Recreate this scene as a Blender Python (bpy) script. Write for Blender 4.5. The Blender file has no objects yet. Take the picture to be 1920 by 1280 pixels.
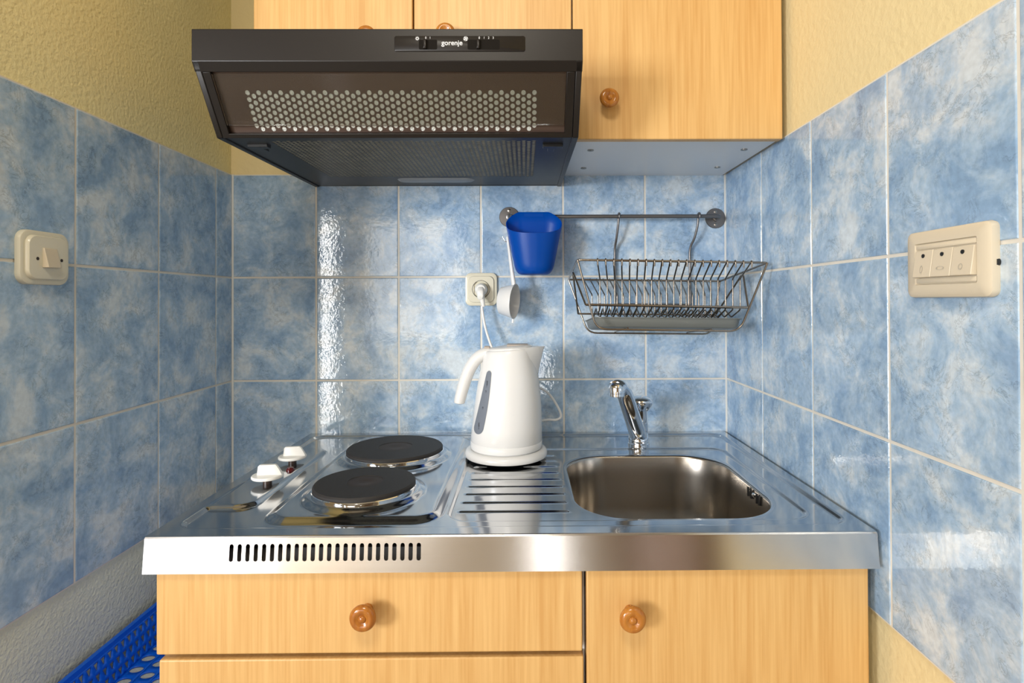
import bpy, bmesh, math, random
import numpy as np
from mathutils import Matrix, Vector

random.seed(7)
scene = bpy.context.scene
COL = scene.collection

# ------------------------------------------------------------------ camera
# world: x to the right, y = -D (D = distance from the tiled back wall), z up
def rot(yaw, pitch, roll):
    return Matrix.Rotation(yaw, 3, 'Z') @ Matrix.Rotation(pitch, 3, 'X') @ Matrix.Rotation(roll, 3, 'Y')
cam_data = bpy.data.cameras.new('camera')
cam = bpy.data.objects.new('camera', cam_data)
COL.objects.link(cam)
R = rot(-0.00815, 0.00777, 0.00388)
right, fwd, up = R.col[0], R.col[1], R.col[2]
M = Matrix((( right.x, up.x, -fwd.x, 0.50436),
            ( right.y, up.y, -fwd.y, -1.35249),
            ( right.z, up.z, -fwd.z, 1.17921),
            (0, 0, 0, 1)))
cam.matrix_world = M
cam_data.sensor_width = 36
cam_data.lens = 1043.217 / 1920 * 36
cam_data.shift_x = -(991.29 - 960) / 1920
cam_data.shift_y = -(640 - 554.88) / 1920
cam_data.clip_start = 0.01
scene.camera = cam

# ------------------------------------------------------------------ light and exposure
scene.view_settings.view_transform = 'Standard'
scene.view_settings.look = 'None'
scene.view_settings.gamma = 1
scene.view_settings.use_curve_mapping = False
scene.cycles.diffuse_bounces = 3
scene.view_settings.exposure = 0.06
world = bpy.data.worlds.new('world')
scene.world = world
world.use_nodes = True
world.node_tree.nodes['Background'].inputs[0].default_value = (0.9, 0.95, 1.0, 1)
world.node_tree.nodes['Background'].inputs[1].default_value = 1.0

XL, XR = -0.2021, 0.9964          # faces of the tiled side walls
ROOM_L, ROOM_R, ROOM_D, ROOM_H = -1.15, 2.2, 3.6, 2.5
JAMB = 0.607                      # the left side wall ends here

def area(name, loc, direction, w, h, power, color, spread=180):
    l = bpy.data.lights.new(name, 'AREA')
    l.shape = 'RECTANGLE'; l.size = w; l.size_y = h
    l.energy = power; l.color = color
    l.spread = math.radians(spread)
    o = bpy.data.objects.new(name, l)
    COL.objects.link(o)
    o.location = loc
    o.rotation_euler = Vector(direction).to_track_quat('-Z', 'Y').to_euler()
    return o
# daylight through the room windows, then added rear and ceiling fill lights
area('daylight_side_window', (ROOM_L - 0.45, -2.62, 1.38), (0.70, 0.94, -0.06), 0.62, 0.68, 12.5, (0.95, 0.97, 1.0), 75)
area('daylight_narrow_window', (ROOM_L - 0.004, -3.285, 1.0), (1, 0, 0), 0.20, 1.72, 36, (1.0, 0.98, 0.95))
area('daylight_low_window', (0.65, -ROOM_D - 0.004, 0.42), (0, 1, 0), 0.09, 0.60, 2.4, (1.0, 0.98, 0.95))
area('rear_fill_light', (-0.45, -ROOM_D + 0.03, 1.35), (0, 1, 0), 0.8, 1.0, 9, (0.97, 0.98, 1.0))  # soft fill added before the solid rear wall to brighten the left back wall
area('ceiling_fill_light', (0.30, -1.75, ROOM_H - 0.12), (-.1, .25, -1), 0.45, 0.45, 14, (1.0, 0.93, 0.80))  # unseen light, added under the ceiling to fill the left and upper walls

# ------------------------------------------------------------------ materials
def new_mat(name):
    m = bpy.data.materials.new(name); m.use_nodes = True
    nt = m.node_tree
    return m, nt, nt.nodes['Principled BSDF']
def simple(name, col, rough=0.5, metal=0.0, noise=0.0, nscale=40, bump=0.0, bscale=200, spec=None, coat=0.0, emit=None, sub=0):
    m, nt, b = new_mat(name)
    b.inputs['Base Color'].default_value = (*col, 1)
    b.inputs['Roughness'].default_value = rough
    b.inputs['Metallic'].default_value = metal
    if spec is not None: b.inputs['Specular IOR Level'].default_value = spec
    if coat: b.inputs['Coat Weight'].default_value = coat; b.inputs['Coat Roughness'].default_value = 0.08
    if sub:
        b.inputs['Subsurface Weight'].default_value = sub
        b.inputs['Subsurface Radius'].default_value = (0.01, 0.01, 0.01)
    tc = nt.nodes.new('ShaderNodeTexCoord')
    if noise:
        n = nt.nodes.new('ShaderNodeTexNoise'); n.inputs['Scale'].default_value = nscale; n.inputs['Detail'].default_value = 4
        nt.links.new(tc.outputs['Object'], n.inputs['Vector'])
        mx = nt.nodes.new('ShaderNodeMix'); mx.data_type = 'RGBA'
        mx.inputs['A'].default_value = (*[c * (1 - noise) for c in col], 1)
        mx.inputs['B'].default_value = (*[min(1, c * (1 + noise)) for c in col], 1)
        nt.links.new(n.outputs['Fac'], mx.inputs['Factor'])
        nt.links.new(mx.outputs['Result'], b.inputs['Base Color'])
    if bump:
        n2 = nt.nodes.new('ShaderNodeTexNoise'); n2.inputs['Scale'].default_value = bscale; n2.inputs['Detail'].default_value = 5
        nt.links.new(tc.outputs['Object'], n2.inputs['Vector'])
        bp = nt.nodes.new('ShaderNodeBump'); bp.inputs['Strength'].default_value = bump; bp.inputs['Distance'].default_value = 0.005
        nt.links.new(n2.outputs['Fac'], bp.inputs['Height'])
        nt.links.new(bp.outputs['Normal'], b.inputs['Normal'])
    return m

def tile_material():
    m, nt, b = new_mat('marbled_blue_glaze')
    L = nt.links.new; N = nt.nodes.new
    tc = N('ShaderNodeTexCoord')
    at = N('ShaderNodeAttribute'); at.attribute_name = 'tid'
    cv = N('ShaderNodeCombineXYZ')
    mu1 = N('ShaderNodeMath'); mu1.operation = 'MULTIPLY'; mu1.inputs[1].default_value = 3.71
    mu2 = N('ShaderNodeMath'); mu2.operation = 'MULTIPLY'; mu2.inputs[1].default_value = 5.13
    mu3 = N('ShaderNodeMath'); mu3.operation = 'MULTIPLY'; mu3.inputs[1].default_value = 2.37
    for k, mu in enumerate((mu1, mu2, mu3)):
        L(at.outputs['Fac'], mu.inputs[0]); L(mu.outputs[0], cv.inputs[k])
    add = N('ShaderNodeVectorMath'); add.operation = 'ADD'
    L(tc.outputs['Object'], add.inputs[0]); L(cv.outputs[0], add.inputs[1])
    n1 = N('ShaderNodeTexNoise'); n1.inputs['Scale'].default_value = 14; n1.inputs['Detail'].default_value = 8
    n1.inputs['Roughness'].default_value = 0.66; n1.inputs['Distortion'].default_value = 0.35
    L(add.outputs[0], n1.inputs['Vector'])
    r1 = N('ShaderNodeValToRGB'); e = r1.color_ramp.elements
    e[0].position = 0.38; e[0].color = (0.255, 0.39, 0.57, 1)
    e[1].position = 0.62; e[1].color = (0.61, 0.685, 0.74, 1)
    el = e.new(0.5); el.color = (0.395, 0.53, 0.675, 1)
    L(n1.outputs['Fac'], r1.inputs['Fac'])
    # fine dark veins, present in patches only
    n2 = N('ShaderNodeTexNoise'); n2.inputs['Scale'].default_value = 34; n2.inputs['Detail'].default_value = 7
    n2.inputs['Roughness'].default_value = 0.72; n2.inputs['Distortion'].default_value = 0.9
    L(add.outputs[0], n2.inputs['Vector'])
    sb = N('ShaderNodeMath'); sb.operation = 'SUBTRACT'; sb.inputs[1].default_value = 0.5; L(n2.outputs['Fac'], sb.inputs[0])
    ab = N('ShaderNodeMath'); ab.operation = 'ABSOLUTE'; L(sb.outputs[0], ab.inputs[0])
    vn = N('ShaderNodeMapRange'); vn.inputs['From Min'].default_value = 0.0; vn.inputs['From Max'].default_value = 0.026
    vn.inputs['To Min'].default_value = 1.0; vn.inputs['To Max'].default_value = 0.0; L(ab.outputs[0], vn.inputs['Value'])
    nm = N('ShaderNodeTexNoise'); nm.inputs['Scale'].default_value = 22; nm.inputs['Detail'].default_value = 2
    ad2 = N('ShaderNodeVectorMath'); ad2.operation = 'ADD'; ad2.inputs[1].default_value = (3.3, 7.1, 1.9)
    L(add.outputs[0], ad2.inputs[0]); L(ad2.outputs[0], nm.inputs['Vector'])
    mk = N('ShaderNodeMapRange'); mk.inputs['From Min'].default_value = 0.46; mk.inputs['From Max'].default_value = 0.58
    mk.inputs['To Min'].default_value = 0.0; mk.inputs['To Max'].default_value = 0.32; L(nm.outputs['Fac'], mk.inputs['Value'])
    vm = N('ShaderNodeMath'); vm.operation = 'MULTIPLY'; L(vn.outputs[0], vm.inputs[0]); L(mk.outputs[0], vm.inputs[1])
    mr = N('ShaderNodeMath'); mr.operation = 'SUBTRACT'; mr.inputs[0].default_value = 1.0; L(vm.outputs[0], mr.inputs[1])
    n3 = N('ShaderNodeTexNoise'); n3.inputs['Scale'].default_value = 120; n3.inputs['Detail'].default_value = 4
    L(add.outputs[0], n3.inputs['Vector'])
    mr3 = N('ShaderNodeMapRange'); mr3.inputs['From Min'].default_value = 0.3; mr3.inputs['From Max'].default_value = 0.7
    mr3.inputs['To Min'].default_value = 0.91; mr3.inputs['To Max'].default_value = 1.09; L(n3.outputs['Fac'], mr3.inputs['Value'])
    pm = N('ShaderNodeMath'); pm.operation = 'MULTIPLY'; L(mr.outputs[0], pm.inputs[0]); L(mr3.outputs[0], pm.inputs[1])
    mm = N('ShaderNodeVectorMath'); mm.operation = 'SCALE'
    L(r1.outputs['Color'], mm.inputs[0]); L(pm.outputs[0], mm.inputs['Scale'])
    L(mm.outputs[0], b.inputs['Base Color'])
    b.inputs['Roughness'].default_value = 0.06
    b.inputs['Specular IOR Level'].default_value = 0.55
    # wavy glaze
    n4 = N('ShaderNodeTexNoise'); n4.inputs['Scale'].default_value = 130; n4.inputs['Detail'].default_value = 2
    L(add.outputs[0], n4.inputs['Vector'])
    bp = N('ShaderNodeBump'); bp.inputs['Strength'].default_value = 0.16; bp.inputs['Distance'].default_value = 0.001
    L(n4.outputs['Fac'], bp.inputs['Height']); L(bp.outputs['Normal'], b.inputs['Normal'])
    return m

def wood_material(name, dark, light, rough=0.42):
    m, nt, b = new_mat(name)
    L = nt.links.new; N = nt.nodes.new
    tc = N('ShaderNodeTexCoord')
    mp = N('ShaderNodeMapping'); mp.inputs['Scale'].default_value = (1, 1, 0.055)
    L(tc.outputs['Object'], mp.inputs['Vector'])
    n = N('ShaderNodeTexNoise'); n.inputs['Scale'].default_value = 26; n.inputs['Detail'].default_value = 6; n.inputs['Distortion'].default_value = 0.35
    L(mp.outputs[0], n.inputs['Vector'])
    n2 = N('ShaderNodeTexNoise'); n2.inputs['Scale'].default_value = 230; n2.inputs['Detail'].default_value = 3
    mp2 = N('ShaderNodeMapping'); mp2.inputs['Scale'].default_value = (1, 1, 0.03)
    L(tc.outputs['Object'], mp2.inputs['Vector']); L(mp2.outputs[0], n2.inputs['Vector'])
    mix = N('ShaderNodeMix'); mix.data_type = 'FLOAT'; mix.inputs['Factor'].default_value = 0.5
    L(n.outputs['Fac'], mix.inputs['A']); L(n2.outputs['Fac'], mix.inputs['B'])
    r = N('ShaderNodeValToRGB'); e = r.color_ramp.elements
    e[0].position = 0.36; e[0].color = (*dark, 1); e[1].position = 0.6; e[1].color = (*light, 1)
    L(mix.outputs['Result'], r.inputs['Fac']); L(r.outputs['Color'], b.inputs['Base Color'])
    b.inputs['Roughness'].default_value = rough
    return m

def steel_material(name, col, rough, aniso=0.0, nx=(4, 400, 4), amp=0.04, bump=0.0):
    m, nt, b = new_mat(name)
    L = nt.links.new; N = nt.nodes.new
    b.inputs['Base Color'].default_value = (*col, 1)
    b.inputs['Metallic'].default_value = 1
    tc = N('ShaderNodeTexCoord')
    mp = N('ShaderNodeMapping'); mp.inputs['Scale'].default_value = nx
    L(tc.outputs['Object'], mp.inputs['Vector'])
    n = N('ShaderNodeTexNoise'); n.inputs['Scale'].default_value = 1; n.inputs['Detail'].default_value = 4
    L(mp.outputs[0], n.inputs['Vector'])
    mr = N('ShaderNodeMapRange'); mr.inputs['To Min'].default_value = rough - amp; mr.inputs['To Max'].default_value = rough + amp
    L(n.outputs['Fac'], mr.inputs['Value']); L(mr.outputs[0], b.inputs['Roughness'])
    if aniso:                                   # brushed along x
        b.inputs['Anisotropic'].default_value = aniso; b.inputs['Anisotropic Rotation'].default_value = 0.25
        tg = N('ShaderNodeTangent'); tg.direction_type = 'RADIAL'; tg.axis = 'Z'
        L(tg.outputs[0], b.inputs['Tangent'])
    if bump:
        bp = N('ShaderNodeBump'); bp.inputs['Strength'].default_value = bump; bp.inputs['Distance'].default_value = 0.0003
        L(n.outputs['Fac'], bp.inputs['Height']); L(bp.outputs['Normal'], b.inputs['Normal'])
    return m

def glass_pane_material():
    m, nt, b = new_mat('clear_glass')
    L = nt.links.new; N = nt.nodes.new
    out = nt.nodes['Material Output']
    tr = N('ShaderNodeBsdfTransparent'); tr.inputs[0].default_value = (0.985, 1.0, 0.99, 1)
    gl = N('ShaderNodeBsdfGlossy'); gl.inputs['Roughness'].default_value = 0.03
    fr = N('ShaderNodeFresnel'); fr.inputs[0].default_value = 1.42
    mx = N('ShaderNodeMixShader')
    L(fr.outputs[0], mx.inputs[0]); L(tr.outputs[0], mx.inputs[1]); L(gl.outputs[0], mx.inputs[2])
    L(mx.outputs[0], out.inputs['Surface'])
    return m

def frosted_material(name, col, trans=0.45, rough=0.35):
    m, nt, b = new_mat(name)
    L = nt.links.new; N = nt.nodes.new
    out = nt.nodes['Material Output']
    b.inputs['Base Color'].default_value = (*col, 1); b.inputs['Roughness'].default_value = rough
    tl = N('ShaderNodeBsdfTranslucent'); tl.inputs[0].default_value = (*col, 1)
    mx = N('ShaderNodeMixShader'); mx.inputs[0].default_value = trans
    L(b.outputs[0], mx.inputs[1]); L(tl.outputs[0], mx.inputs[2]); L(mx.outputs[0], out.inputs['Surface'])
    return m

MAT = dict(
    tile=tile_material(),
    grout=simple('cream_grout', (0.74, 0.70, 0.62), 0.85, noise=0.12, nscale=30),
    corner=simple('white_silicone', (0.78, 0.78, 0.74), 0.5),
    plaster=simple('yellow_plaster', (0.80, 0.66, 0.36), 0.9, noise=0.05, nscale=6, bump=0.35, bscale=90),
    plaster_rough=simple('rough_yellow_plaster', (0.85, 0.75, 0.40), 0.9, noise=0.06, nscale=8, bump=0.5, bscale=150),
    plaster_grey=simple('pale_green_grey_plaster', (0.72, 0.74, 0.62), 0.9, noise=0.06, nscale=9, bump=0.7, bscale=170),
    roomwall=simple('cream_wall_paint', (0.46, 0.36, 0.23), 0.9),
    ceiling=simple('white_ceiling_paint', (0.5, 0.46, 0.38), 0.9),
    floor=simple('beige_stone_floor', (0.46, 0.40, 0.32), 0.2, noise=0.25, nscale=12),
    wood=wood_material('beech_laminate', (0.62, 0.34, 0.11), (0.735, 0.455, 0.175)),
    knobwood=wood_material('varnished_beech_knob', (0.36, 0.12, 0.02), (0.50, 0.20, 0.035), 0.15),
    whiteboard=simple('white_melamine', (0.78, 0.78, 0.78), 0.28),
    darkgap=simple('dark_gap', (0.012, 0.010, 0.008), 0.9, spec=0.1),
    steel=steel_material('polished_steel', (0.56, 0.57, 0.585), 0.11, nx=(260, 9, 9), amp=0.03),
    steel_edge=steel_material('brushed_steel_edge', (0.70, 0.68, 0.66), 0.24, nx=(5, 5, 900), amp=0.03, bump=0.08, aniso=0.85),
    bowl=steel_material('satin_steel_bowl', (0.47, 0.43, 0.38), 0.26, nx=(25, 25, 25), amp=0.01),
    chrome=simple('chrome', (0.82, 0.83, 0.85), 0.04, 1.0),
    wire=simple('steel_wire', (0.31, 0.265, 0.22), 0.22, 1.0),
    railmetal=simple('dark_grey_metal', (0.20, 0.19, 0.185), 0.36, 0.85),
    iron=simple('matt_cast_iron', (0.017, 0.0145, 0.0135), 0.62, 0.0, noise=0.2, nscale=60, bump=0.2, bscale=900),
    ironrust=simple('brown_cast_iron', (0.028, 0.019, 0.016), 0.6, noise=0.3, nscale=80),
    hood=simple('dark_brown_lacquer', (0.012, 0.0090, 0.007), 0.38, spec=0.32, bump=0.03, bscale=900),
    hoodin=simple('brown_lacquer', (0.060, 0.036, 0.026), 0.35),
    hoodmesh=simple('brown_perforated_metal', (0.10, 0.065, 0.05), 0.35, 0.3),
    filtermat=simple('grey_filter_fleece', (0.80, 0.81, 0.74), 0.95, noise=0.15, nscale=60, bump=0.8, bscale=400),
    filterdirty=simple('greasy_filter_fleece', (0.58, 0.54, 0.42), 0.95, noise=0.6, nscale=45, bump=0.9, bscale=500),
    black=simple('black_plastic', (0.012, 0.012, 0.012), 0.4),
    print=simple('white_print', (0.75, 0.75, 0.75), 0.5),
    greyprint=simple('grey_print', (0.10, 0.11, 0.13), 0.5),
    faintprint=simple('faint_grey_print', (0.50, 0.46, 0.38), 0.5),
    kettle=simple('white_plastic', (0.76, 0.75, 0.73), 0.22, sub=0.0),
    kettlelid=simple('grey_beige_plastic', (0.40, 0.34, 0.29), 0.35),
    gauge=simple('grey_gauge_plastic', (0.18, 0.20, 0.235), 0.35),
    cream=simple('cream_plastic', (0.72, 0.68, 0.54), 0.25),
    cream2=simple('ivory_plastic', (0.70, 0.61, 0.46), 0.28),
    whiteplastic=simple('white_knob_plastic', (0.84, 0.83, 0.79), 0.3),
    redled=simple('dark_red_lamp', (0.10, 0.012, 0.012), 0.2),
    bluecup=frosted_material('translucent_blue_plastic', (0.0, 0.125, 0.62), 0.5, 0.3),
    bluebasket=simple('blue_plastic', (0.0, 0.12, 0.72), 0.32),
    tray=frosted_material('cloudy_grey_plastic', (0.24, 0.25, 0.23), 0.3, 0.3),
    lens=frosted_material('cloudy_lamp_cover', (0.34, 0.35, 0.36), 0.3, 0.2),
    glass=glass_pane_material(),
    screw=simple('dull_screw', (0.35, 0.33, 0.30), 0.35, 1.0),
    stone=simple('speckled_grey_stone', (0.50, 0.52, 0.47), 0.7, noise=0.4, nscale=260),
    framewhite=simple('white_window_frame', (0.8, 0.8, 0.78), 0.4),
    doorwood=simple('brown_door_wood', (0.20, 0.085, 0.03), 0.4),
)

# ------------------------------------------------------------------ mesh builder
class MB:
    def __init__(s): s.v = []; s.f = []; s.m = []; s.t = []
    def add(s, verts, faces, mi=0, tid=0.0):
        o = len(s.v); s.v += [tuple(p) for p in verts]
        for f in faces: s.f.append([i + o for i in f]); s.m.append(mi); s.t.append(tid)
    def box(s, x0, x1, d0, d1, z0, z1, mi=0):
        vs = [(x, -d, z) for x in (x0, x1) for d in (d0, d1) for z in (z0, z1)]
        s.add(vs, [(0,1,3,2),(4,6,7,5),(0,4,5,1),(2,3,7,6),(0,2,6,4),(1,5,7,3)], mi)
    def prism(s, poly, x0, x1, mi=0):           # poly in (D, z), extruded along x
        n = len(poly)
        vs = [(x0, -d, z) for d, z in poly] + [(x1, -d, z) for d, z in poly]
        s.add(vs, [tuple(range(n)), tuple(range(2*n-1, n-1, -1))] + [(i, (i+1) % n, (i+1) % n + n, i + n) for i in range(n)], mi)
    def loft(s, loops, mi=0, cap0=True, cap1=True, closed=True):
        n = len(loops[0]); vs = [p for lp in loops for p in lp]; fs = []
        for k in range(len(loops) - 1):
            for i in range(n if closed else n - 1):
                j = (i + 1) % n
                fs.append((k*n+i, k*n+j, (k+1)*n+j, (k+1)*n+i))
        if cap0: fs.append(tuple(range(n-1, -1, -1)))
        if cap1: fs.append(tuple(range((len(loops)-1)*n, len(loops)*n)))
        s.add(vs, fs, mi)
    def lathe(s, prof, c, mi=0, n=48, axis='z', frame=None, cap0=True, cap1=True):   # prof: (radius, height)
        loops = []
        for r, h in prof:
            lp = []
            for i in range(n):
                a = 2*math.pi*i/n; u, v = r*math.cos(a), r*math.sin(a)
                if frame is not None: p = frame @ Vector((u, v, h))
                else: p = Vector((c[0]+u, c[1]+v, c[2]+h))
                lp.append(tuple(p))
            loops.append(lp)
        s.loft(loops, mi, cap0, cap1)
    def tube(s, path, r, n=10, mi=0, closed=False, flat=None):
        P = [Vector(p) for p in path]; m = len(P)
        rr = r if isinstance(r, (list, tuple)) else [r]*m
        T = []
        for i in range(m):
            a = P[(i-1) % m] if (closed or i > 0) else P[i]
            b = P[(i+1) % m] if (closed or i < m-1) else P[i]
            T.append((b-a).normalized())
        nrm = T[0].orthogonal().normalized()
        loops = []
        for i in range(m):
            nrm = (nrm - T[i]*nrm.dot(T[i])).normalized()
            bn = T[i].cross(nrm)
            if flat is None:
                loops.append([tuple(P[i] + (nrm*math.cos(2*math.pi*k/n) + bn*math.sin(2*math.pi*k/n))*rr[i]) for k in range(n)])
            else:                               # flat = (wide axis, ratio)
                w = Vector(flat[0]); w = (w - T[i]*w.dot(T[i])).normalized(); h = T[i].cross(w)
                loops.append([tuple(P[i] + (w*math.cos(2*math.pi*k/n)*rr[i]*flat[1] + h*math.sin(2*math.pi*k/n)*rr[i])) for k in range(n)])
        if closed: loops.append(loops[0])
        s.loft(loops, mi, not closed, not closed)
    def build(s, name, mats, parent=None, smooth=35, bevel=0, segs=2, recalc=True, label=None, blim=40):
        if not isinstance(mats, (list, tuple)): mats = [mats]
        off = Vector((0, 0, 0)); p = parent
        while p is not None: off += p.location; p = p.parent
        me = bpy.data.meshes.new(name)
        me.from_pydata([(x-off.x, y-off.y, z-off.z) for x, y, z in s.v], [], s.f)
        for mt in mats: me.materials.append(MAT[mt])
        me.polygons.foreach_set('material_index', s.m)
        if any(s.t):
            at = me.attributes.new('tid', 'FLOAT', 'FACE'); at.data.foreach_set('value', s.t)
        if recalc:
            bm = bmesh.new(); bm.from_mesh(me)
            bmesh.ops.remove_doubles(bm, verts=bm.verts, dist=1e-6)
            bmesh.ops.recalc_face_normals(bm, faces=bm.faces)
            bm.to_mesh(me); bm.free()
        if smooth:
            me.polygons.foreach_set('use_smooth', [True]*len(me.polygons))
            me.set_sharp_from_angle(angle=math.radians(smooth))
        me.update()
        o = bpy.data.objects.new(name, me); COL.objects.link(o)
        if parent is not None: o.parent = parent
        if bevel:
            b = o.modifiers.new('bevel', 'BEVEL'); b.width = bevel; b.segments = segs; b.limit_method = 'ANGLE'; b.angle_limit = math.radians(blim)
            b.harden_normals = False
        if label: o['label'] = label
        return o

def thing(name, label, cat, loc, group=None):
    o = bpy.data.objects.new(name, None); COL.objects.link(o)
    o.location = loc; o.empty_display_size = 0.05
    o['label'] = label; o['category'] = cat
    if group: o['group'] = group
    return o
def tag(o, label, cat, group=None):
    o['label'] = label; o['category'] = cat
    if group: o['group'] = group
    return o
def structure(o): o['kind'] = 'structure'; return o

def smoothpath(pts, n=8, closed=False):
    P = [Vector(p) for p in pts]; m = len(P); out = []
    for i in range(m if closed else m-1):
        g = lambda k: P[k % m] if closed else P[max(0, min(m-1, k))]
        p0, p1, p2, p3 = g(i-1), g(i), g(i+1), g(i+2)
        for k in range(n):
            t = k/n
            out.append(0.5*((2*p1) + (p2-p0)*t + (2*p0-5*p1+4*p2-p3)*t*t + (3*p1-p0-3*p2+p3)*t**3))
    if not closed: out.append(P[-1])
    return out
def roundpath(pts, rad, n=5, closed=False):
    P = [Vector(p) for p in pts]; m = len(P); out = []
    for i in range(m):
        if not closed and i in (0, m-1): out.append(P[i]); continue
        a, b, c = P[(i-1) % m], P[i], P[(i+1) % m]
        d1, d2 = (a-b), (c-b); r = min(rad, d1.length*.45, d2.length*.45)
        s_, e_ = b + d1.normalized()*r, b + d2.normalized()*r
        for k in range(n+1):
            t = k/n; out.append((1-t)**2*s_ + 2*t*(1-t)*b + t*t*e_)
    return out
def Pt(x, D, z): return (x, -D, z)

def rrect(w, h, r, n=6):
    pts = []
    for cx, cy, a0 in ((w/2-r, h/2-r, 0), (-w/2+r, h/2-r, 90), (-w/2+r, -h/2+r, 180), (w/2-r, -h/2+r, 270)):
        for k in range(n+1):
            a = math.radians(a0 + 90*k/n); pts.append((cx + r*math.cos(a), cy + r*math.sin(a)))
    return pts
def plate_loops(mb, fr, dims, mi=0, cap1=True, n=6):      # dims: (w, h, r, height) lofted along local normal
    mb.loft([[tuple(fr @ Vector((x, y, z))) for x, y in rrect(w, h, r, n)] for w, h, r, z in dims], mi, True, cap1)
def frame(origin, X, Y, Z):
    m = Matrix.Identity(4)
    for k, a in enumerate((X, Y, Z)):
        for j in range(3): m[j][k] = a[j]
    for j in range(3): m[j][3] = origin[j]
    return m
FB = lambda x, D, z: frame((x, -D, z), (1,0,0), (0,0,1), (0,-1,0))       # faces the camera
FL = lambda D, z, x=XL: frame((x, -D, z), (0,1,0), (0,0,1), (1,0,0))     # on the left wall
FR = lambda D, z, x=XR: frame((x, -D, z), (0,-1,0), (0,0,1), (-1,0,0))   # on the right wall

def text(name, s, size, fr, mat, parent, bold=0.0, align='CENTER', sx=1.0, label=None):
    cu = bpy.data.curves.new('txt', 'FONT'); cu.body = s; cu.size = size; cu.extrude = 0.00015
    cu.align_x = align; cu.align_y = 'CENTER'; cu.offset = bold
    to = bpy.data.objects.new('txt', cu); COL.objects.link(to)
    dg = bpy.context.evaluated_depsgraph_get()
    me = bpy.data.meshes.new_from_object(to.evaluated_get(dg))
    bpy.data.objects.remove(to); bpy.data.curves.remove(cu)
    off = Vector((0,0,0)); p = parent
    while p is not None: off += p.location; p = p.parent
    for v in me.vertices:
        v.co = fr @ Vector((v.co.x*sx, v.co.y, v.co.z)) - off
    me.materials.clear(); me.materials.append(MAT[mat])
    o = bpy.data.objects.new(name, me); COL.objects.link(o)
    if parent is not None: o.parent = parent
    if label: o['label'] = label
    return o

def perforated(mb, f, u0, u1, v0, v1, pu, pv, ru, rv, n=10, mi=0, shape=None, skip=None, stag=True):
    """sheet with staggered columns of holes: columns pu apart, holes pv apart; f maps (u, v) to a point"""
    nc = int(round((u1-u0)/pu)); pu = (u1-u0)/nc; nr = int(round((v1-v0)/pv - (0.5 if stag else 0))); pv = (v1-v0)/(nr+(0.5 if stag else 0))
    quad = lambda a, b, c, d: mb.add([f(a, c), f(b, c), f(b, d), f(a, d)], [(0,1,2,3)], mi)
    for c in range(nc):
        ua, ub = u0 + c*pu, u0 + (c+1)*pu
        sh = 0 if (c % 2 == 0 or not stag) else pv/2
        if sh: quad(ua, ub, v0, v0+sh)
        elif stag: quad(ua, ub, v1-pv/2, v1)
        for r in range(nr):
            va = v0 + sh + r*pv; vb = va + pv
            cu, cv = (ua+ub)/2, (va+vb)/2
            if skip and skip(cu, cv): quad(ua, ub, va, vb); continue
            inner, outer = [], []
            for k in range(n):
                a = 2*math.pi*k/n + math.pi/n
                if shape: x, y = shape(a)
                else: x, y = math.cos(a), math.sin(a)
                inner.append((cu + x*ru, cv + y*rv))
                dx, dy = math.cos(a)*pu/2, math.sin(a)*pv/2
                sc = 1/max(abs(math.cos(a)), abs(math.sin(a)))
                outer.append((cu + dx*sc, cv + dy*sc))
            # corners of the cell
            ring = []
            cor = [(cu+pu/2, cv+pv/2, 45), (cu-pu/2, cv+pv/2, 135), (cu-pu/2, cv-pv/2, 225), (cu+pu/2, cv-pv/2, 315)]
            vs = [f(*p) for p in inner] + [f(*p) for p in outer] + [f(p[0], p[1]) for p in cor]
            fs = []
            for k in range(n):
                j = (k+1) % n
                a0 = math.degrees(2*math.pi*k/n + math.pi/n) % 360; a1 = a0 + 360/n
                ci = None
                for q, (_, _, ca) in enumerate(cor):
                    if a0 < ca < a1 - 1e-6 and abs(a0-ca) > 1e-4 or (a1 > 360 and a0 < ca+360 < a1): ci = q
                if ci is None: fs.append((k, n+k, n+j, j))
                else: fs.append((k, n+k, 2*n+ci, n+j, j))
            mb.add(vs, fs, mi)

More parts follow.
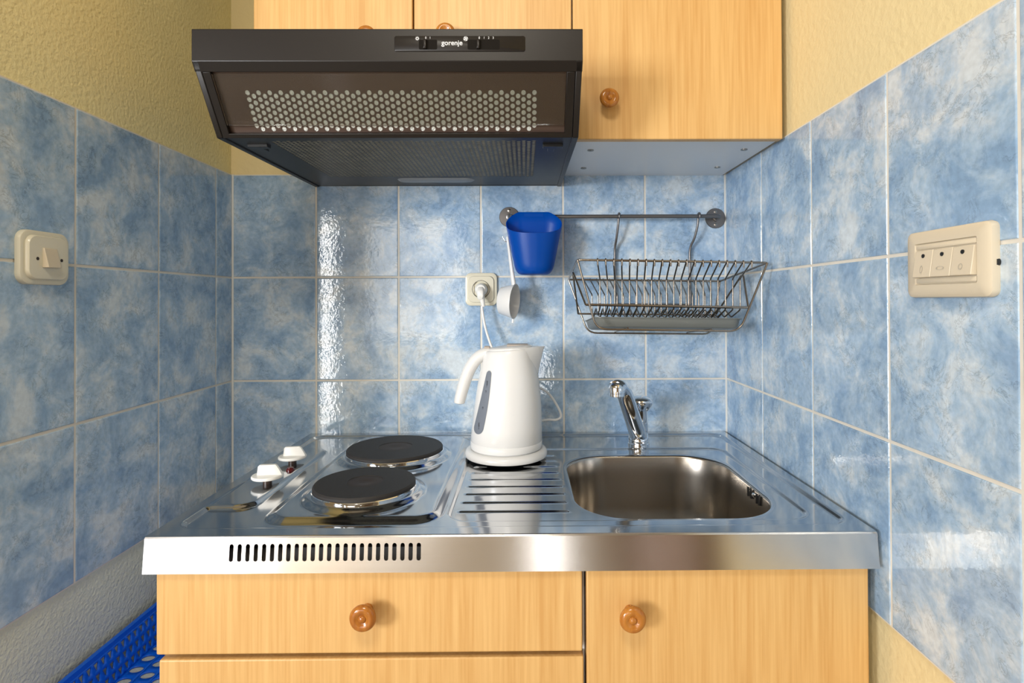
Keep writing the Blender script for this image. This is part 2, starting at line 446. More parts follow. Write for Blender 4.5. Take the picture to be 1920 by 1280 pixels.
# ------------------------------------------------------------------ the room shell
Z0 = 0.987           # height of the grout line above the worktop
tid = [1.0]
def tiles(mb, fr, cols, rows, g=0.0022, depth=0.006):
    """real tiles: bevelled slabs standing on a bed of grout; fr maps local (u, v, out)"""
    for c in range(len(cols)-1):
        for r in range(len(rows)-1):
            u0, u1, v0, v1 = cols[c]+g, cols[c+1]-g, rows[r]+g, rows[r+1]-g
            tid[0] += 1.0
            b = 0.0016
            lo = [(u0, v0, -depth), (u1, v0, -depth), (u1, v1, -depth), (u0, v1, -depth)]
            l1 = [(u0, v0, -b*.8), (u1, v0, -b*.8), (u1, v1, -b*.8), (u0, v1, -b*.8)]
            l2 = [(u0+b*.4, v0+b*.4, -b*.25), (u1-b*.4, v0+b*.4, -b*.25), (u1-b*.4, v1-b*.4, -b*.25), (u0+b*.4, v1-b*.4, -b*.25)]
            l3 = [(u0+b, v0+b, 0), (u1-b, v0+b, 0), (u1-b, v1-b, 0), (u0+b, v1-b, 0)]
            b2 = b + .0006
            l4 = [(u0+b2, v0+b2, 0), (u1-b2, v0+b2, 0), (u1-b2, v1-b2, 0), (u0+b2, v1-b2, 0)]
            vs = [tuple(fr @ Vector(p)) for lp in (lo, l1, l2, l3, l4) for p in lp]
            fs = [(k*4+i, k*4+(i+1) % 4, (k+1)*4+(i+1) % 4, (k+1)*4+i) for k in range(4) for i in range(4)] + [(16, 17, 18, 19)]
            mb.add(vs, fs, 1, tid[0])
    # grout bed
    a, b_, c_, d = cols[0], cols[-1], rows[0], rows[-1]
    vs = [tuple(fr @ Vector(p)) for p in ((a, c_, -0.0014), (b_, c_, -0.0014), (b_, d, -0.0014), (a, d, -0.0014), (a, c_, -0.006), (b_, c_, -0.006), (b_, d, -0.006), (a, d, -0.006))]
    mb.add(vs, [(0,1,2,3), (0,1,5,4), (1,2,6,5), (2,3,7,6), (3,0,4,7)], 2)
rows = [Z0-0.25, Z0, Z0+0.25, Z0+0.5]
T = 0.006
w = MB(); w.box(XL-T, XR+T, -0.12, -T, 0, ROOM_H, 0)
tiles(w, FB(0, 0, 0), [XL, 0, .2, .4, .6, .8, XR], rows)
w.box(XL-.001, XL+.0035, -.004, .0012, Z0-.25, Z0+.5, 3); w.box(XR-.003, XR+.001, -.004, .0012, Z0-.25, Z0+.5, 3)
structure(w.build('wall_back', ['plaster', 'tile', 'grout', 'corner'], smooth=30, recalc=False))
w = MB(); w.box(ROOM_L-.12, XL-T, -0.12, JAMB, Z0-.1, ROOM_H, 0); w.box(ROOM_L-.12, XL-T, -0.12, JAMB, 0, Z0-.1, 4)
w.box(ROOM_L, XL-T-.001, JAMB+.0005, JAMB+.001, 0, ROOM_H, 0)
tiles(w, FL(0, 0), [-JAMB+.002, -.4699, -.2699, -.0698, 0], rows)
structure(w.build('wall_left', ['plaster_rough', 'tile', 'grout', 'corner', 'plaster_grey'], smooth=30, recalc=False))
w = MB(); w.box(XR+T, XR+.15, -0.12, 1.26, 0, ROOM_H, 0)
tiles(w, FR(0, 0), [0, .2043, .4043, .6043, .8043, 1.0043, 1.2043], rows)
structure(w.build('wall_right', ['plaster', 'tile', 'grout', 'corner'], smooth=30, recalc=False))
w = MB(); w.box(ROOM_L-.1, ROOM_R+.1, -.12, ROOM_D+.1, -.1, 0); structure(w.build('floor', 'floor', smooth=0))
w = MB(); w.box(ROOM_L-.1, ROOM_R+.1, -.12, ROOM_D+.1, ROOM_H, ROOM_H+.1); structure(w.build('ceiling', 'ceiling', smooth=0))
# outer wall on the window side and the wall behind the camera, with their openings
w = MB()
for a, b in ((JAMB, 1.6), (2.9, 3.17), (3.40, ROOM_D)): w.box(ROOM_L-.12, ROOM_L, a, b, 0, ROOM_H)
w.box(ROOM_L-.12, ROOM_L, 1.6, 2.9, 0, .02); w.box(ROOM_L-.12, ROOM_L, 1.6, 2.9, 1.84, ROOM_H)
w.box(ROOM_L-.12, ROOM_L, 3.17, 3.40, 0, .12); w.box(ROOM_L-.12, ROOM_L, 3.17, 3.40, 1.88, ROOM_H)
structure(w.build('wall_outer', 'roomwall', smooth=0))
w = MB()
w.box(ROOM_L-.1, .57, ROOM_D, ROOM_D+.12, 0, ROOM_H); w.box(.73, ROOM_R, ROOM_D, ROOM_D+.12, 0, ROOM_H)
w.box(.57, .73, ROOM_D, ROOM_D+.12, 0, .08); w.box(.57, .73, ROOM_D, ROOM_D+.12, .77, ROOM_H)
structure(w.build('wall_front', 'roomwall', smooth=0))
w = MB(); w.box(ROOM_R, ROOM_R+.12, 1.0, ROOM_D, 0, ROOM_H); w.box(XR+.15, ROOM_R+.12, 1.0, 1.12, 0, ROOM_H); structure(w.build('wall_side', 'roomwall', smooth=0))
def win_frame(name, fr, w_, h_, bars):
    m = MB(); t = .02
    def bx(a, b, c, d):
        vs = [tuple(fr @ Vector((x, y, z))) for x in (a, b) for y in (c, d) for z in (-.002, .012)]
        m.add(vs, [(0,1,3,2),(4,6,7,5),(0,4,5,1),(2,3,7,6),(0,2,6,4),(1,5,7,3)])
    bx(-w_/2, w_/2, -h_/2, -h_/2+t); bx(-w_/2, w_/2, h_/2-t, h_/2); bx(-w_/2, -w_/2+t, -h_/2, h_/2); bx(w_/2-t, w_/2, -h_/2, h_/2)
    for u in bars: bx(u-.025, u+.025, -h_/2, h_/2)
    structure(m.build(name, 'framewhite', smooth=0))
win_frame('window_1', frame((ROOM_L, -2.25, .93), (0,1,0), (0,0,1), (1,0,0)), 1.3, 1.82, [])
win_frame('window_2', frame((ROOM_L, -3.285, 1.0), (0,1,0), (0,0,1), (1,0,0)), .23, 1.76, [])
win_frame('window_3', frame((.65, -ROOM_D, .42), (-1,0,0), (0,0,1), (0,1,0)), .16, .68, [])
win_frame('fill_light_frame', frame((-.45, -ROOM_D+.015, 1.35), (-1,0,0), (0,0,1), (0,1,0)), .86, 1.06, [])  # frame added around the rear fill light; the wall has no opening here
m = MB(); m.box(1.05, 1.85, ROOM_D-.03, ROOM_D, .0, 2.05); dd = structure(m.build('unseen_door', 'doorwood', bevel=.004))  # unseen door, put in for brown reflections and less bounce on the right
m = MB(); m.tube(roundpath([Pt(1.12, ROOM_D-.02, 1.02), Pt(1.12, ROOM_D-.08, 1.02), Pt(1.24, ROOM_D-.08, 1.02)], .01, 4), .008, 10); m.build('door_handle', 'chrome', dd)

m = MB(); m.box(1.0, 1.75, 1.55, 2.4, 0, 1.05); structure(m.build('brown_reflection_block', 'doorwood', bevel=.004))  # unseen brown block, added for the brown reflection in the steel edge strip

# ------------------------------------------------------------------ worktop with hotplates and sink
WT, WF = .86, .593                         # worktop height, front edge
WX0, WX1 = -.0125, .988
def sd_rr(x, y, x0, x1, y0, y1, r):
    qx = np.abs(x-(x0+x1)/2)-(x1-x0)/2+r; qy = np.abs(y-(y0+y1)/2)-(y1-y0)/2+r
    return np.minimum(np.maximum(qx, qy), 0) + np.hypot(np.maximum(qx, 0), np.maximum(qy, 0)) - r
def inside(sd, w):                          # 1 inside, 0 outside, soft step of width w inside the outline
    t = np.clip(-sd/w, 0, 1); return t*t*(3-2*t)
HOT = [(.2408, .430, .0825), (.2403, .212, .0965)]
SINK = (.585, .905, .180, .518, .088)
def height(x, D):
    h = np.zeros_like(x)
    a = inside(sd_rr(x, D, .006, .972, .018, .563, .03), .009)
    h -= .0045*a
    h -= .0030*inside(sd_rr(x, D, .386, .936, .132, .533, .035), .007)
    h += .0075*inside(sd_rr(x, D, .112, .383, .03, .547, .045), .020)*a
    h += .0062*inside(sd_rr(x, D, -.06, .083, .13, .484, .035), .009)*a
    for cx, cy, r in HOT:
        h += .0075*inside(np.hypot(x-cx, D-cy)-(r+.019), .016)
    for k in range(9):
        Dk = .181 + k*.0384
        q = np.hypot(np.maximum(np.abs(x-.487)-.077-k*.0006, 0), D-Dk)
        h += .0025*np.exp(-(q/.0031)**2)
    return h
sx0, sx1, sd0, sd1, sr = SINK
NX, ND = 500, 297
gx = np.linspace(WX0, WX1, NX); gd = np.linspace(0.0005, .5872, ND)
X, DD = np.meshgrid(gx, gd, indexing='ij')
S = sd_rr(X, DD, sx0, sx1, sd0, sd1, sr)
eps = 1e-4
GX = (sd_rr(X+eps, DD, sx0, sx1, sd0, sd1, sr)-sd_rr(X-eps, DD, sx0, sx1, sd0, sd1, sr))/(2*eps)
GD = (sd_rr(X, DD+eps, sx0, sx1, sd0, sd1, sr)-sd_rr(X, DD-eps, sx0, sx1, sd0, sd1, sr))/(2*eps)
ins = S < 0
keep = ~(ins[:-1, :-1] & ins[1:, :-1] & ins[:-1, 1:] & ins[1:, 1:])
sn = ins & (S > -.004)
X = np.where(sn, X - S*GX, X); DD = np.where(sn, DD - S*GD, DD)
Hh = height(X, DD) + WT
Hh -= .0012*np.exp(-np.maximum(S, 0)/.0025)
worktop = thing('worktop', 'stainless steel kitchen worktop with two hotplates, draining ribs and sink bowl', 'worktop', (.488, -.3, .811))
vid = -np.ones(X.shape, int); used = np.zeros(X.shape, bool)
used[:-1, :-1] |= keep; used[1:, :-1] |= keep; used[:-1, 1:] |= keep; used[1:, 1:] |= keep
vid[used] = np.arange(used.sum())
vs = np.stack([X[used], -DD[used], Hh[used]], 1)
ii, jj = np.nonzero(keep)
fs = np.stack([vid[ii, jj], vid[ii, jj+1], vid[ii+1, jj+1], vid[ii+1, jj]], 1)
m = MB(); m.v = [tuple(p) for p in vs.tolist()]; m.f = fs.tolist(); m.m = [0]*len(m.f); m.t = [0.0]*len(m.f)
top = m.build('steel_top', 'steel', worktop, smooth=60, recalc=False)

# front edge strip with 24 ventilation slots, folded rim and side strip
m = MB()
zt, zb = WT, .8118
# the strip leans back a little: its lower edge stands further out
lean = lambda z: .5900 + (zt-z)*.11
prof = [(lean(zt)-.0030, zt), (lean(zt)-.0010, zt-.0006), (lean(zt-.0025), zt-.0025)]
for a, b in zip(prof[:-1], prof[1:]):
    m.add([Pt(WX0, *a), Pt(WX1, *a), Pt(WX1, *b), Pt(WX0, *b)], [(0,1,2,3)])
sx, pitch, n_s = .1060, (.3594-.1055)/23*.9995, 24
xa, xb = sx-pitch/2, sx+pitch*(n_s-.5)
za, zc = .8265, .8505
quad = lambda x0, x1, z0, z1: m.add([Pt(x0, lean(z0), z0), Pt(x1, lean(z0), z0), Pt(x1, lean(z1), z1), Pt(x0, lean(z1), z1)], [(0,1,2,3)])
quad(WX0, xa, zb, zt-.0025); quad(xb, WX1, zb, zt-.0025); quad(xa, xb, zb, za); quad(xa, xb, zc, zt-.0025)
for k in range(n_s):
    c = sx + k*pitch; hw = .0029; n = 8
    hole = [(c+hw*math.cos(math.pi*i/n), zc-.0005-hw+hw*math.sin(math.pi*i/n)) for i in range(n+1)] + \
           [(c-hw*math.cos(math.pi*i/n), za+.0005+hw-hw*math.sin(math.pi*i/n)) for i in range(n+1)]
    out = [(c+pitch/2, zc-hw)] + [(c+pitch/2-pitch*i/(n), zc) for i in range(1, n)] + [(c-pitch/2, zc-hw)] + \
          [(c-pitch/2, za+hw)] + [(c-pitch/2+pitch*i/(n), za) for i in range(1, n)] + [(c+pitch/2, za+hw)]
    out[0] = (c+pitch/2, zc-hw); N_ = len(hole)
    vsl = [Pt(x, lean(z), z) for x, z in hole] + [Pt(x, lean(z), z) for x, z in out] + [Pt(x, lean(z)-.0012, z) for x, z in hole]
    fl = [(i, N_+i, N_+(i+1) % N_, (i+1) % N_) for i in range(N_)] + [(i, (i+1) % N_, 2*N_+(i+1) % N_, 2*N_+i) for i in range(N_)]
    m.add(vsl, fl)
    for q, (cx_, cz_) in enumerate(((c+pitch/2, zc), (c-pitch/2, zc), (c-pitch/2, za), (c+pitch/2, za))):
        i0 = (0, n-1, n+1, 2*n)[q]
        m.add([Pt(cx_, lean(cz_), cz_), Pt(out[i0][0], lean(out[i0][1]), out[i0][1]), Pt(out[i0+1][0], lean(out[i0+1][1]), out[i0+1][1])], [(0,1,2)])
yb = lean(zb)
m.add([Pt(WX0, yb, zb), Pt(WX1, yb, zb), Pt(WX1, yb-.009, zb), Pt(WX0, yb-.009, zb)], [(0,1,2,3)])
m.add([Pt(WX0, yb-.009, zb), Pt(WX1, yb-.009, zb), Pt(WX1, yb-.009, zb+.006), Pt(WX0, yb-.009, zb+.006)], [(0,1,2,3)])
for x in (WX0, WX1):
    m.add([Pt(x, 0, zb), Pt(x, yb, zb), Pt(x, lean(zt-.0025), zt-.0025), Pt(x, lean(zt)-.003, zt), Pt(x, 0, zt)], [(0,1,2,3,4)])
m.build('front_edge_strip', 'steel_edge', worktop, smooth=50, recalc=False, label='brushed steel front edge with a row of ventilation slots')
m = MB(); m.box(.02, .55, .02, .52, .8135, .8165); m.build('underside_board', 'darkgap', worktop, smooth=0)

# sink bowl
m = MB()
def bowl_loop(inset, z, rr_=None, n=14):
    w_, h_ = sx1-sx0-2*inset, sd1-sd0-2*inset
    r = max(.02, (rr_ if rr_ else sr-inset*.6))
    return [((sx0+sx1)/2+x, -((sd0+sd1)/2)+y, z) for x, y in rrect(w_, h_, r, n)]
zt_ = WT-.0045-.003-.0012
lps = [bowl_loop(-.0022, zt_-.0006), bowl_loop(-.0005, zt_-.0008), bowl_loop(.0012, zt_-.002), bowl_loop(.0022, zt_-.005), bowl_loop(.004, zt_-.04),
       bowl_loop(.007, zt_-.105), bowl_loop(.010, zt_-.128), bowl_loop(.018, zt_-.146), bowl_loop(.032, zt_-.157), bowl_loop(.050, zt_-.1605), bowl_loop(.09, zt_-.162, .06)]
m.loft(lps, 0, False, True)
bowl = m.build('sink_bowl', 'bowl', worktop, smooth=60, recalc=False, label='satin steel sink bowl with rounded corners')
m = MB()
c_ = ((sx0+sx1)/2, -(sd0+sd1)/2, zt_-.1615)
m.lathe([(.04, 0), (.04, .0015), (.036, .002), (.03, .0005), (.012, .0005), (.010, .004), (0.001, .005)], c_, n=32)
m.build('drain', 'chrome', bowl)
# overflow slots in the right wall of the bowl
fo = frame((sx1-.0034, -.391, WT-.019), (0, -1, 0), (0, 0, 1), (-1, 0, .12))
for u in (-.024, -.012, .012, .021):
    m = MB(); plate_loops(m, fo @ Matrix.Translation((u, -.002, 0)), [(.0036, .0165, .0015, .0), (.0036, .0165, .0015, .0028)])
    m.build('overflow_slot', 'black', bowl, label='dark overflow slot')
m = MB(); m.lathe([(.004, .0), (.004, .003), (.002, .0045), (.0002, .005)], None, frame=fo, n=16)
m.build('screw', 'chrome', bowl)

# hotplates
for k, (cx, cy, r) in enumerate(HOT):
    z = .8665
    m = MB(); c = (cx, -cy, z)
    m.lathe([(r-.004, -.001), (r+.0010, -.0005), (r+.0014, .0080), (r+.0004, .0092), (r-.004, .0092)], c, n=72)
    hp = m.build('hotplate', 'chrome', worktop, label=('front' if k == 0 else 'larger rear') + ' black electric hotplate with chrome ring')
    m = MB()
    m.lathe([(r-.002, .0085), (r-.0006, .0095), (r-.0006, .0132), (r-.0028, .0158), (r*.36, .0162), (r*.345, .0150)], c, n=72, cap1=False)
    m.build('iron_plate', 'iron', hp)
    m = MB(); m.lathe([(r*.345, .0150), (r*.32, .0153), (r*.14, .0148), (r*.10, .0140), (.001, .0140)], c, n=48, cap0=False)
    m.build('plate_centre', 'ironrust', hp, label='rust brown hollow centre')
# control knobs
for k, (cx, cy, a) in enumerate(((.0537, .372, 6), (.0475, .252, 6))):
    m = MB(); zb_ = .8600
    m.lathe([(.0255, .0115), (.0262, .0125), (.0262, .0150), (.0250, .0165), (.001, .0175)], (cx, -cy, zb_), n=40)
    fr = Matrix.Translation((cx, -cy, zb_+.0158)) @ Matrix.Rotation(math.radians(a), 4, 'Z')
    lo = []
    for (x0, x1, t, z) in ((-.0165, .0255, .0060, 0), (-.0160, .0225, .0052, .006), (-.0150, .0165, .0042, .0155), (-.0125, .0135, .0034, .0180)):
        lo.append([tuple(fr @ Vector(p)) for p in ((x0, -t*.7, z), (x0+t*.7, -t, z), (x1-t*.7, -t, z), (x1, -t*.7, z), (x1, t*.7, z), (x1-t*.7, t, z), (x0+t*.7, t, z), (x0, t*.7, z))])
    m.loft(lo)
    kn = m.build('control_knob', 'whiteplastic', worktop, smooth=40, label='%s white plastic turning knob' % ('front' if k == 0 else 'rear'))
    m = MB(); m.lathe([(.0075, -.003), (.0075, .012)], (cx, -cy, zb_), n=20); m.lathe([(.010, -.003), (.010, .001)], (cx, -cy, zb_), n=24)
    m.build('spindle', 'hoodin', kn)
m = MB(); m.lathe([(.0075, -.001), (.0075, .0015), (.0055, .003), (.0055, .0045), (.0015, .0055)], (.0635, -.300, .8625), n=24)
m.build('indicator_lamp', 'redled', worktop, label='small dark red indicator lamp between the knobs')

# ------------------------------------------------------------------ cabinets
def door_slab(name, x0, x1, D0, D1, z0, z1, parent, mat='wood'):
    m = MB(); m.box(x0, x1, D0, D1, z0, z1)
    return m.build(name, mat, parent, smooth=35, bevel=.0022, segs=3)
def wooden_knob(parent, x, D, z, mat='knobwood'):
    m = MB()
    prof = [(.0075, -.0005), (.0078, .004), (.0072, .010), (.0085, .0145), (.0130, .0175), (.0172, .0205), (.0178, .0235), (.0160, .0270), (.0120, .0290),
            (.0090, .0285), (.0068, .0268), (.0052, .0262), (.0046, .0275), (.0030, .0290), (.0004, .0295)]
    m.lathe(prof, None, frame=FB(x, D, z), n=40)
    return m.build('knob', mat, parent, smooth=60, label='turned reddish brown wooden knob')
def hollow_carcass(m, x0, x1, D0, D1, z0, z1, t=.016, bottom=True):
    m.box(x0, x0+t, D0, D1, z0, z1); m.box(x1-t, x1, D0, D1, z0, z1)
    m.box(x0+t, x1-t, D0, D0+.006, z0, z1); m.box(x0+t, x1-t, D0+.006, D1, z1-t, z1)
    if bottom: m.box(x0+t, x1-t, D0+.006, D1, z0, z0+t)
FD = .586
cab = thing('base_cabinet', 'beech wood base cabinet with stacked drawers under the hotplates', 'cabinet', (.29, -.28, 0))
m = MB(); hollow_carcass(m, .001, .5835, .01, .566, .10, .811); m.build('body', 'whiteboard', cab, smooth=0)
m = MB(); m.box(.02, .565, .03, .50, 0, .10); m.build('plinth', 'wood', cab, smooth=0)
dr = door_slab('drawer', .0005, .5825, .5675, FD, .6975, .8110, cab); wooden_knob(dr, .2885, FD, .7585)
dr = door_slab('drawer', .0045, .5840, .5675, FD, .52, .6905, cab); wooden_knob(dr, .29, FD, .60)
dr = door_slab('drawer', .0045, .5840, .5675, FD, .12, .513, cab); wooden_knob(dr, .29, FD, .33)
cab = thing('base_cabinet', 'beech wood base cabinet with one door under the sink', 'cabinet', (.785, -.28, 0))
m = MB(); m.box(.5845, .5875, .01, .566, .10, .811); m.box(.963, .979, .01, .566, .10, .811); m.box(.5875, .963, .01, .016, .10, .811)
m.box(.5875, .963, .016, .566, .10, .116); m.build('body', 'whiteboard', cab, smooth=0)
m = MB(); m.box(.60, .965, .03, .50, 0, .10); m.build('plinth', 'wood', cab, smooth=0)
dr = door_slab('door', .5885, .9780, .5675, FD, .12, .8110, cab); wooden_knob(dr, .6475, FD, .7535)

UZ = 1.4785
cab = thing('wall_cabinet', 'beech wood wall cabinet with two doors above the black extractor hood', 'cabinet', (.3, 0, 1.60))
m = MB(); hollow_carcass(m, .003, .5945, .0, .30, 1.600, 2.25); m.build('body', 'whiteboard', cab, smooth=0)
dr = door_slab('door', .0040, .2985, .3015, .320, 1.603, 2.245, cab); wooden_knob(dr, .2185, .320, 1.662)
dr = door_slab('door', .3015, .5945, .3015, .320, 1.603, 2.245, cab); wooden_knob(dr, .3625, .320, 1.667)
cab = thing('wall_cabinet', 'taller beech wood wall cabinet with one door above the dish rack', 'cabinet', (.79, 0, UZ))
m = MB(); hollow_carcass(m, .5965, .9885, .0, .30, UZ+.004, 2.25); m.build('body', 'whiteboard', cab, smooth=0)
dr = door_slab('door', .5970, .9885, .3015, .320, UZ, 2.245, cab); wooden_knob(dr, .6610, .320, 1.5475)
for (x, D) in ((.640, .230), (.950, .234), (.642, .078), (.948, .084)):
    m = MB(); m.lathe([(.0065, -.0015), (.0065, .0), (.0055, .0008)], (x, -D, UZ+.0045-.0005), n=20)
    m.lathe([(.0025, -.0022), (.0025, -.001)], (x, -D, UZ+.0045-.0005), n=8)
    m.build('screw', 'screw', cab)

# ------------------------------------------------------------------ extractor hood
hood = thing('extractor_hood', 'dark brown extractor hood with a glass visor and perforated grille', 'extractor hood', (.298, 0, 1.455))
HX0, HX1 = -.0020, .5955
A, B = Vector((.5015, 1.5465)), Vector((.432, 1.4485))
sv = (B-A); SL = sv.length; sv.normalize(); nv = Vector((sv.y, -sv.x))   # nv points into the hood (up and back)
if nv.x > 0: nv = -nv
def sp(s, n=0): return A + sv*s + nv*n
tup = lambda *a: [tuple(p) for p in a]
m = MB()
side = [(0.0, 1.4560), (0.0, 1.5965), (.5000, 1.5965), tuple(A), tuple(B)]
m.prism(side, HX0, HX0+.010); m.build('side_panel', 'hood', hood, bevel=.0015, smooth=40)
m = MB(); m.prism(side, HX1-.010, HX1); m.build('side_panel', 'hood', hood, bevel=.0015, smooth=40)
m = MB(); m.box(HX0+.010, HX1-.010, .0, .004, 1.458, 1.592); m.box(HX0+.010, HX1-.010, .0, .49, 1.592, 1.5965)
m.build('housing', 'hood', hood, smooth=0)
m = MB()
m.prism([(.478, 1.5965), (.5000, 1.5965), (.5015, 1.5955)] + tup(A, sp(.016), sp(.016, .012)) + [(.484, 1.545)], HX0-.0005, HX1+.0005)
fas = m.build('fascia', 'hood', hood, bevel=.0014, segs=4, smooth=20, blim=22)
m = MB()
for x0, x1 in ((HX0+.0105, HX0+.0225), (HX1-.0235, HX1-.0105)):
    m.prism(tup(sp(.016), sp(SL-.006), sp(SL-.006, .0075), sp(.016, .0075)), x0, x1)
m.prism(tup(sp(SL-.0075), sp(SL), sp(SL, .012), sp(SL-.0075, .0072)) , HX0+.0105, HX1-.0105)
m.build('visor_frame', 'hood', hood, bevel=.0008, smooth=40)
m = MB(); m.prism(tup(sp(.019, .0), sp(.099, .0), sp(.099, .0032), sp(.019, .0035)), HX0+.0235, HX1-.0245)
m.build('glass_visor', 'glass', hood, smooth=0, label='clear glass visor')
# perforated sheets
f1 = lambda u, v: Pt(u, *(sp(v, .0080)))
GX0, GX1 = .061, .5265
m = MB()
perforated(m, f1, GX0, GX1, .0440, .1125, .00873, .0098, .0037, .0040, n=12)
q = lambda a, b, c, d: m.add([f1(a, c), f1(b, c), f1(b, d), f1(a, d)], [(0,1,2,3)])
q(HX0+.011, GX0, .012, .114); q(GX1, HX1-.011, .012, .114); q(GX0, GX1, .012, .0440); q(GX0, GX1, .1125, .114)
m.build('grille', 'hoodmesh', hood, smooth=0, recalc=False, label='brown perforated grille behind the glass')
BZ = 1.4585
f2 = lambda u, v: Pt(u, v, BZ-.0075*v/.43)
m = MB()
perforated(m, f2, GX0+.012, GX1, .108, .408, .00873, .0100, .0037, .0040, n=8)
m.build('grille', 'hood', hood, smooth=0, recalc=False, label='greasy perforated grille on the underside')
m = MB()
q = lambda a, b, c, d: m.add([f2(a, c), f2(b, c), f2(b, d), f2(a, d)], [(0,1,2,3)])
q(HX0+.010, GX0+.012, .0, .408); q(GX1, HX1-.010, .0, .408); q(GX0+.012, GX1, .0, .108); q(HX0+.010, HX1-.010, .408, .425)
m.build('underside_pan', 'hood', hood, smooth=0, recalc=False)
m = MB(); m.prism(tup(sp(.030, .0086), sp(.1130, .0086), sp(.1130, .0106), sp(.030, .0106)), GX0-.004, GX1+.004)
m.build('filter_mat', 'filtermat', hood, smooth=0, label='pale grey filter fleece behind the grille')
m = MB(); m.prism([(.10, BZ-.0009), (.405, BZ-.0062), (.405, BZ-.004), (.10, BZ+.002)], GX0+.005, GX1+.005)
m.build('filter_mat', 'filterdirty', hood, smooth=0, label='dirty filter fleece above the lower grille')
m = MB(); fr = frame((.303, -.074, BZ), (1,0,0), (0,-1,0), (0,0,-1))
plate_loops(m, fr, [(.176, .044, .021, -.001), (.176, .044, .021, .001), (.168, .036, .0178, .0042), (.14, .012, .005, .0050)], n=10)
m.build('lamp_cover', 'lens', hood, smooth=50, label='oblong cloudy lamp cover')
for x in (.040, .553):
    m = MB(); m.box(x-.015, x+.020, .372, .386, BZ-.0115, BZ-.0055); m.box(x-.006, x+.006, .348, .374, BZ-.0105, BZ-.005)
    m.build('latch', 'black', hood, bevel=.001)
# control panel with sliders
PX = lambda px: .3071 + (px-740)*.000818
PZ = lambda py: 1.5838 - (py-70)*.000821
fd = .5013
panel = MB()
fr = FB(PX(862.5), fd, (PZ(69)+PZ(98))/2)
w_, h_ = PX(985)-PX(740), PZ(69)-PZ(98)
plate_loops(panel, fr, [(w_, h_, .003, -.002), (w_, h_, .003, .0008), (w_-.0015, h_-.0015, .0025, .0014)])
cp = panel.build('control_panel', 'hood', hood, smooth=40)
for (a, b, s0) in ((786, 820, 797.5), (877, 937, 897)):
    m = MB(); fr = FB((PX(a)+PX(b))/2, fd+.0014, (PZ(76)+PZ(95))/2)
    plate_loops(m, fr, [(PX(b)-PX(a), .0150, .002, -.0005), (PX(b)-PX(a), .0150, .002, .0002)])
    sl = m.build('slider_slot', 'darkgap', cp, smooth=0)
    m = MB(); fr = FB(PX(s0), fd+.0014, (PZ(76)+PZ(95))/2)
    plate_loops(m, fr, [(.0052, .0150, .001, 0), (.0046, .0140, .001, .0035), (.003, .011, .001, .0045)])
    m.build('slider', 'hood', cp, smooth=40)
ft = fd+.0016
text('logo_lettering', 'gorenje', .0108, FB(PX(848), ft, PZ(82.5)), 'print', cp, bold=.0001, sx=.98, label='white brand lettering')
for s, px in (('0', 799), ('I', 807), ('0', 899), ('1', 908), ('2', 916.5), ('3', 925)):
    text('scale_mark', s, .0048, FB(PX(px), ft, PZ(73)), 'print', cp)
m = MB(); fr = FB(PX(783), ft, PZ(74))
for k in range(8):
    a = k*math.pi/4; R_ = fr @ Matrix.Rotation(a, 4, 'Z')
    m.add([tuple(R_ @ Vector(p)) for p in ((.0018, -.0004, 0), (.0031, -.0004, 0), (.0031, .0004, 0), (.0018, .0004, 0))], [(0,1,2,3)])
ring = [(math.cos(2*math.pi*k/16), math.sin(2*math.pi*k/16)) for k in range(16)]
m.add([tuple(fr @ Vector((c*r, s*r, 0))) for r in (.0012, .0020) for c, s in ring], [(k, (k+1) % 16, 16+(k+1) % 16, 16+k) for k in range(16)])
m.build('light_symbol', 'print', cp, smooth=0)
m = MB(); fr = FB(PX(873.5), ft, PZ(74.5))
for k in range(4):
    R_ = fr @ Matrix.Rotation(k*math.pi/2+.5, 4, 'Z')
    m.add([tuple(R_ @ Vector(p)) for p in ((.0002, 0, 0), (.0016, -.0011, 0), (.0030, -.0004, 0), (.0028, .0008, 0), (.0012, .0010, 0))], [(0,1,2,3,4)])
m.add([tuple(fr @ Vector((c*r, s*r, 0))) for r in (.0030, .0035) for c, s in ring], [(k, (k+1) % 16, 16+(k+1) % 16, 16+k) for k in range(16)])
m.build('fan_symbol', 'print', cp, smooth=0)

# ------------------------------------------------------------------ wall rail
rail = thing('wall_rail', 'dark grey metal rail on round plates across the back wall tiles', 'rail', (.72, 0, 1.38))
RD, RZ = .040, 1.3770
m = MB()
pts = roundpath([Pt(.4690, .002, 1.3815), Pt(.4700, RD, RZ), Pt(.9705, RD, RZ), Pt(.9713, .002, 1.3778)], .014, 6)
m.tube(pts, .0045, 14); m.build('rod', 'railmetal', rail, smooth=60)
for x, z in ((.4690, 1.3818), (.9713, 1.3775)):
    m = MB(); m.lathe([(.0245, 0), (.0245, .002), (.0235, .003), (.008, .0035), (.0075, .008), (.0045, .009)], None, frame=FB(x, 0.0, z), n=40)
    ro = m.build('mounting_plate', 'railmetal', rail, smooth=40)
    for dz in (.0155, -.0155):
        m = MB(); m.lathe([(.0042, .002), (.0042, .0038), (.002, .0048), (.0002, .0048)], None, frame=FB(x, 0.0, z+dz), n=16)
        m.build('screw', 'screw', ro)

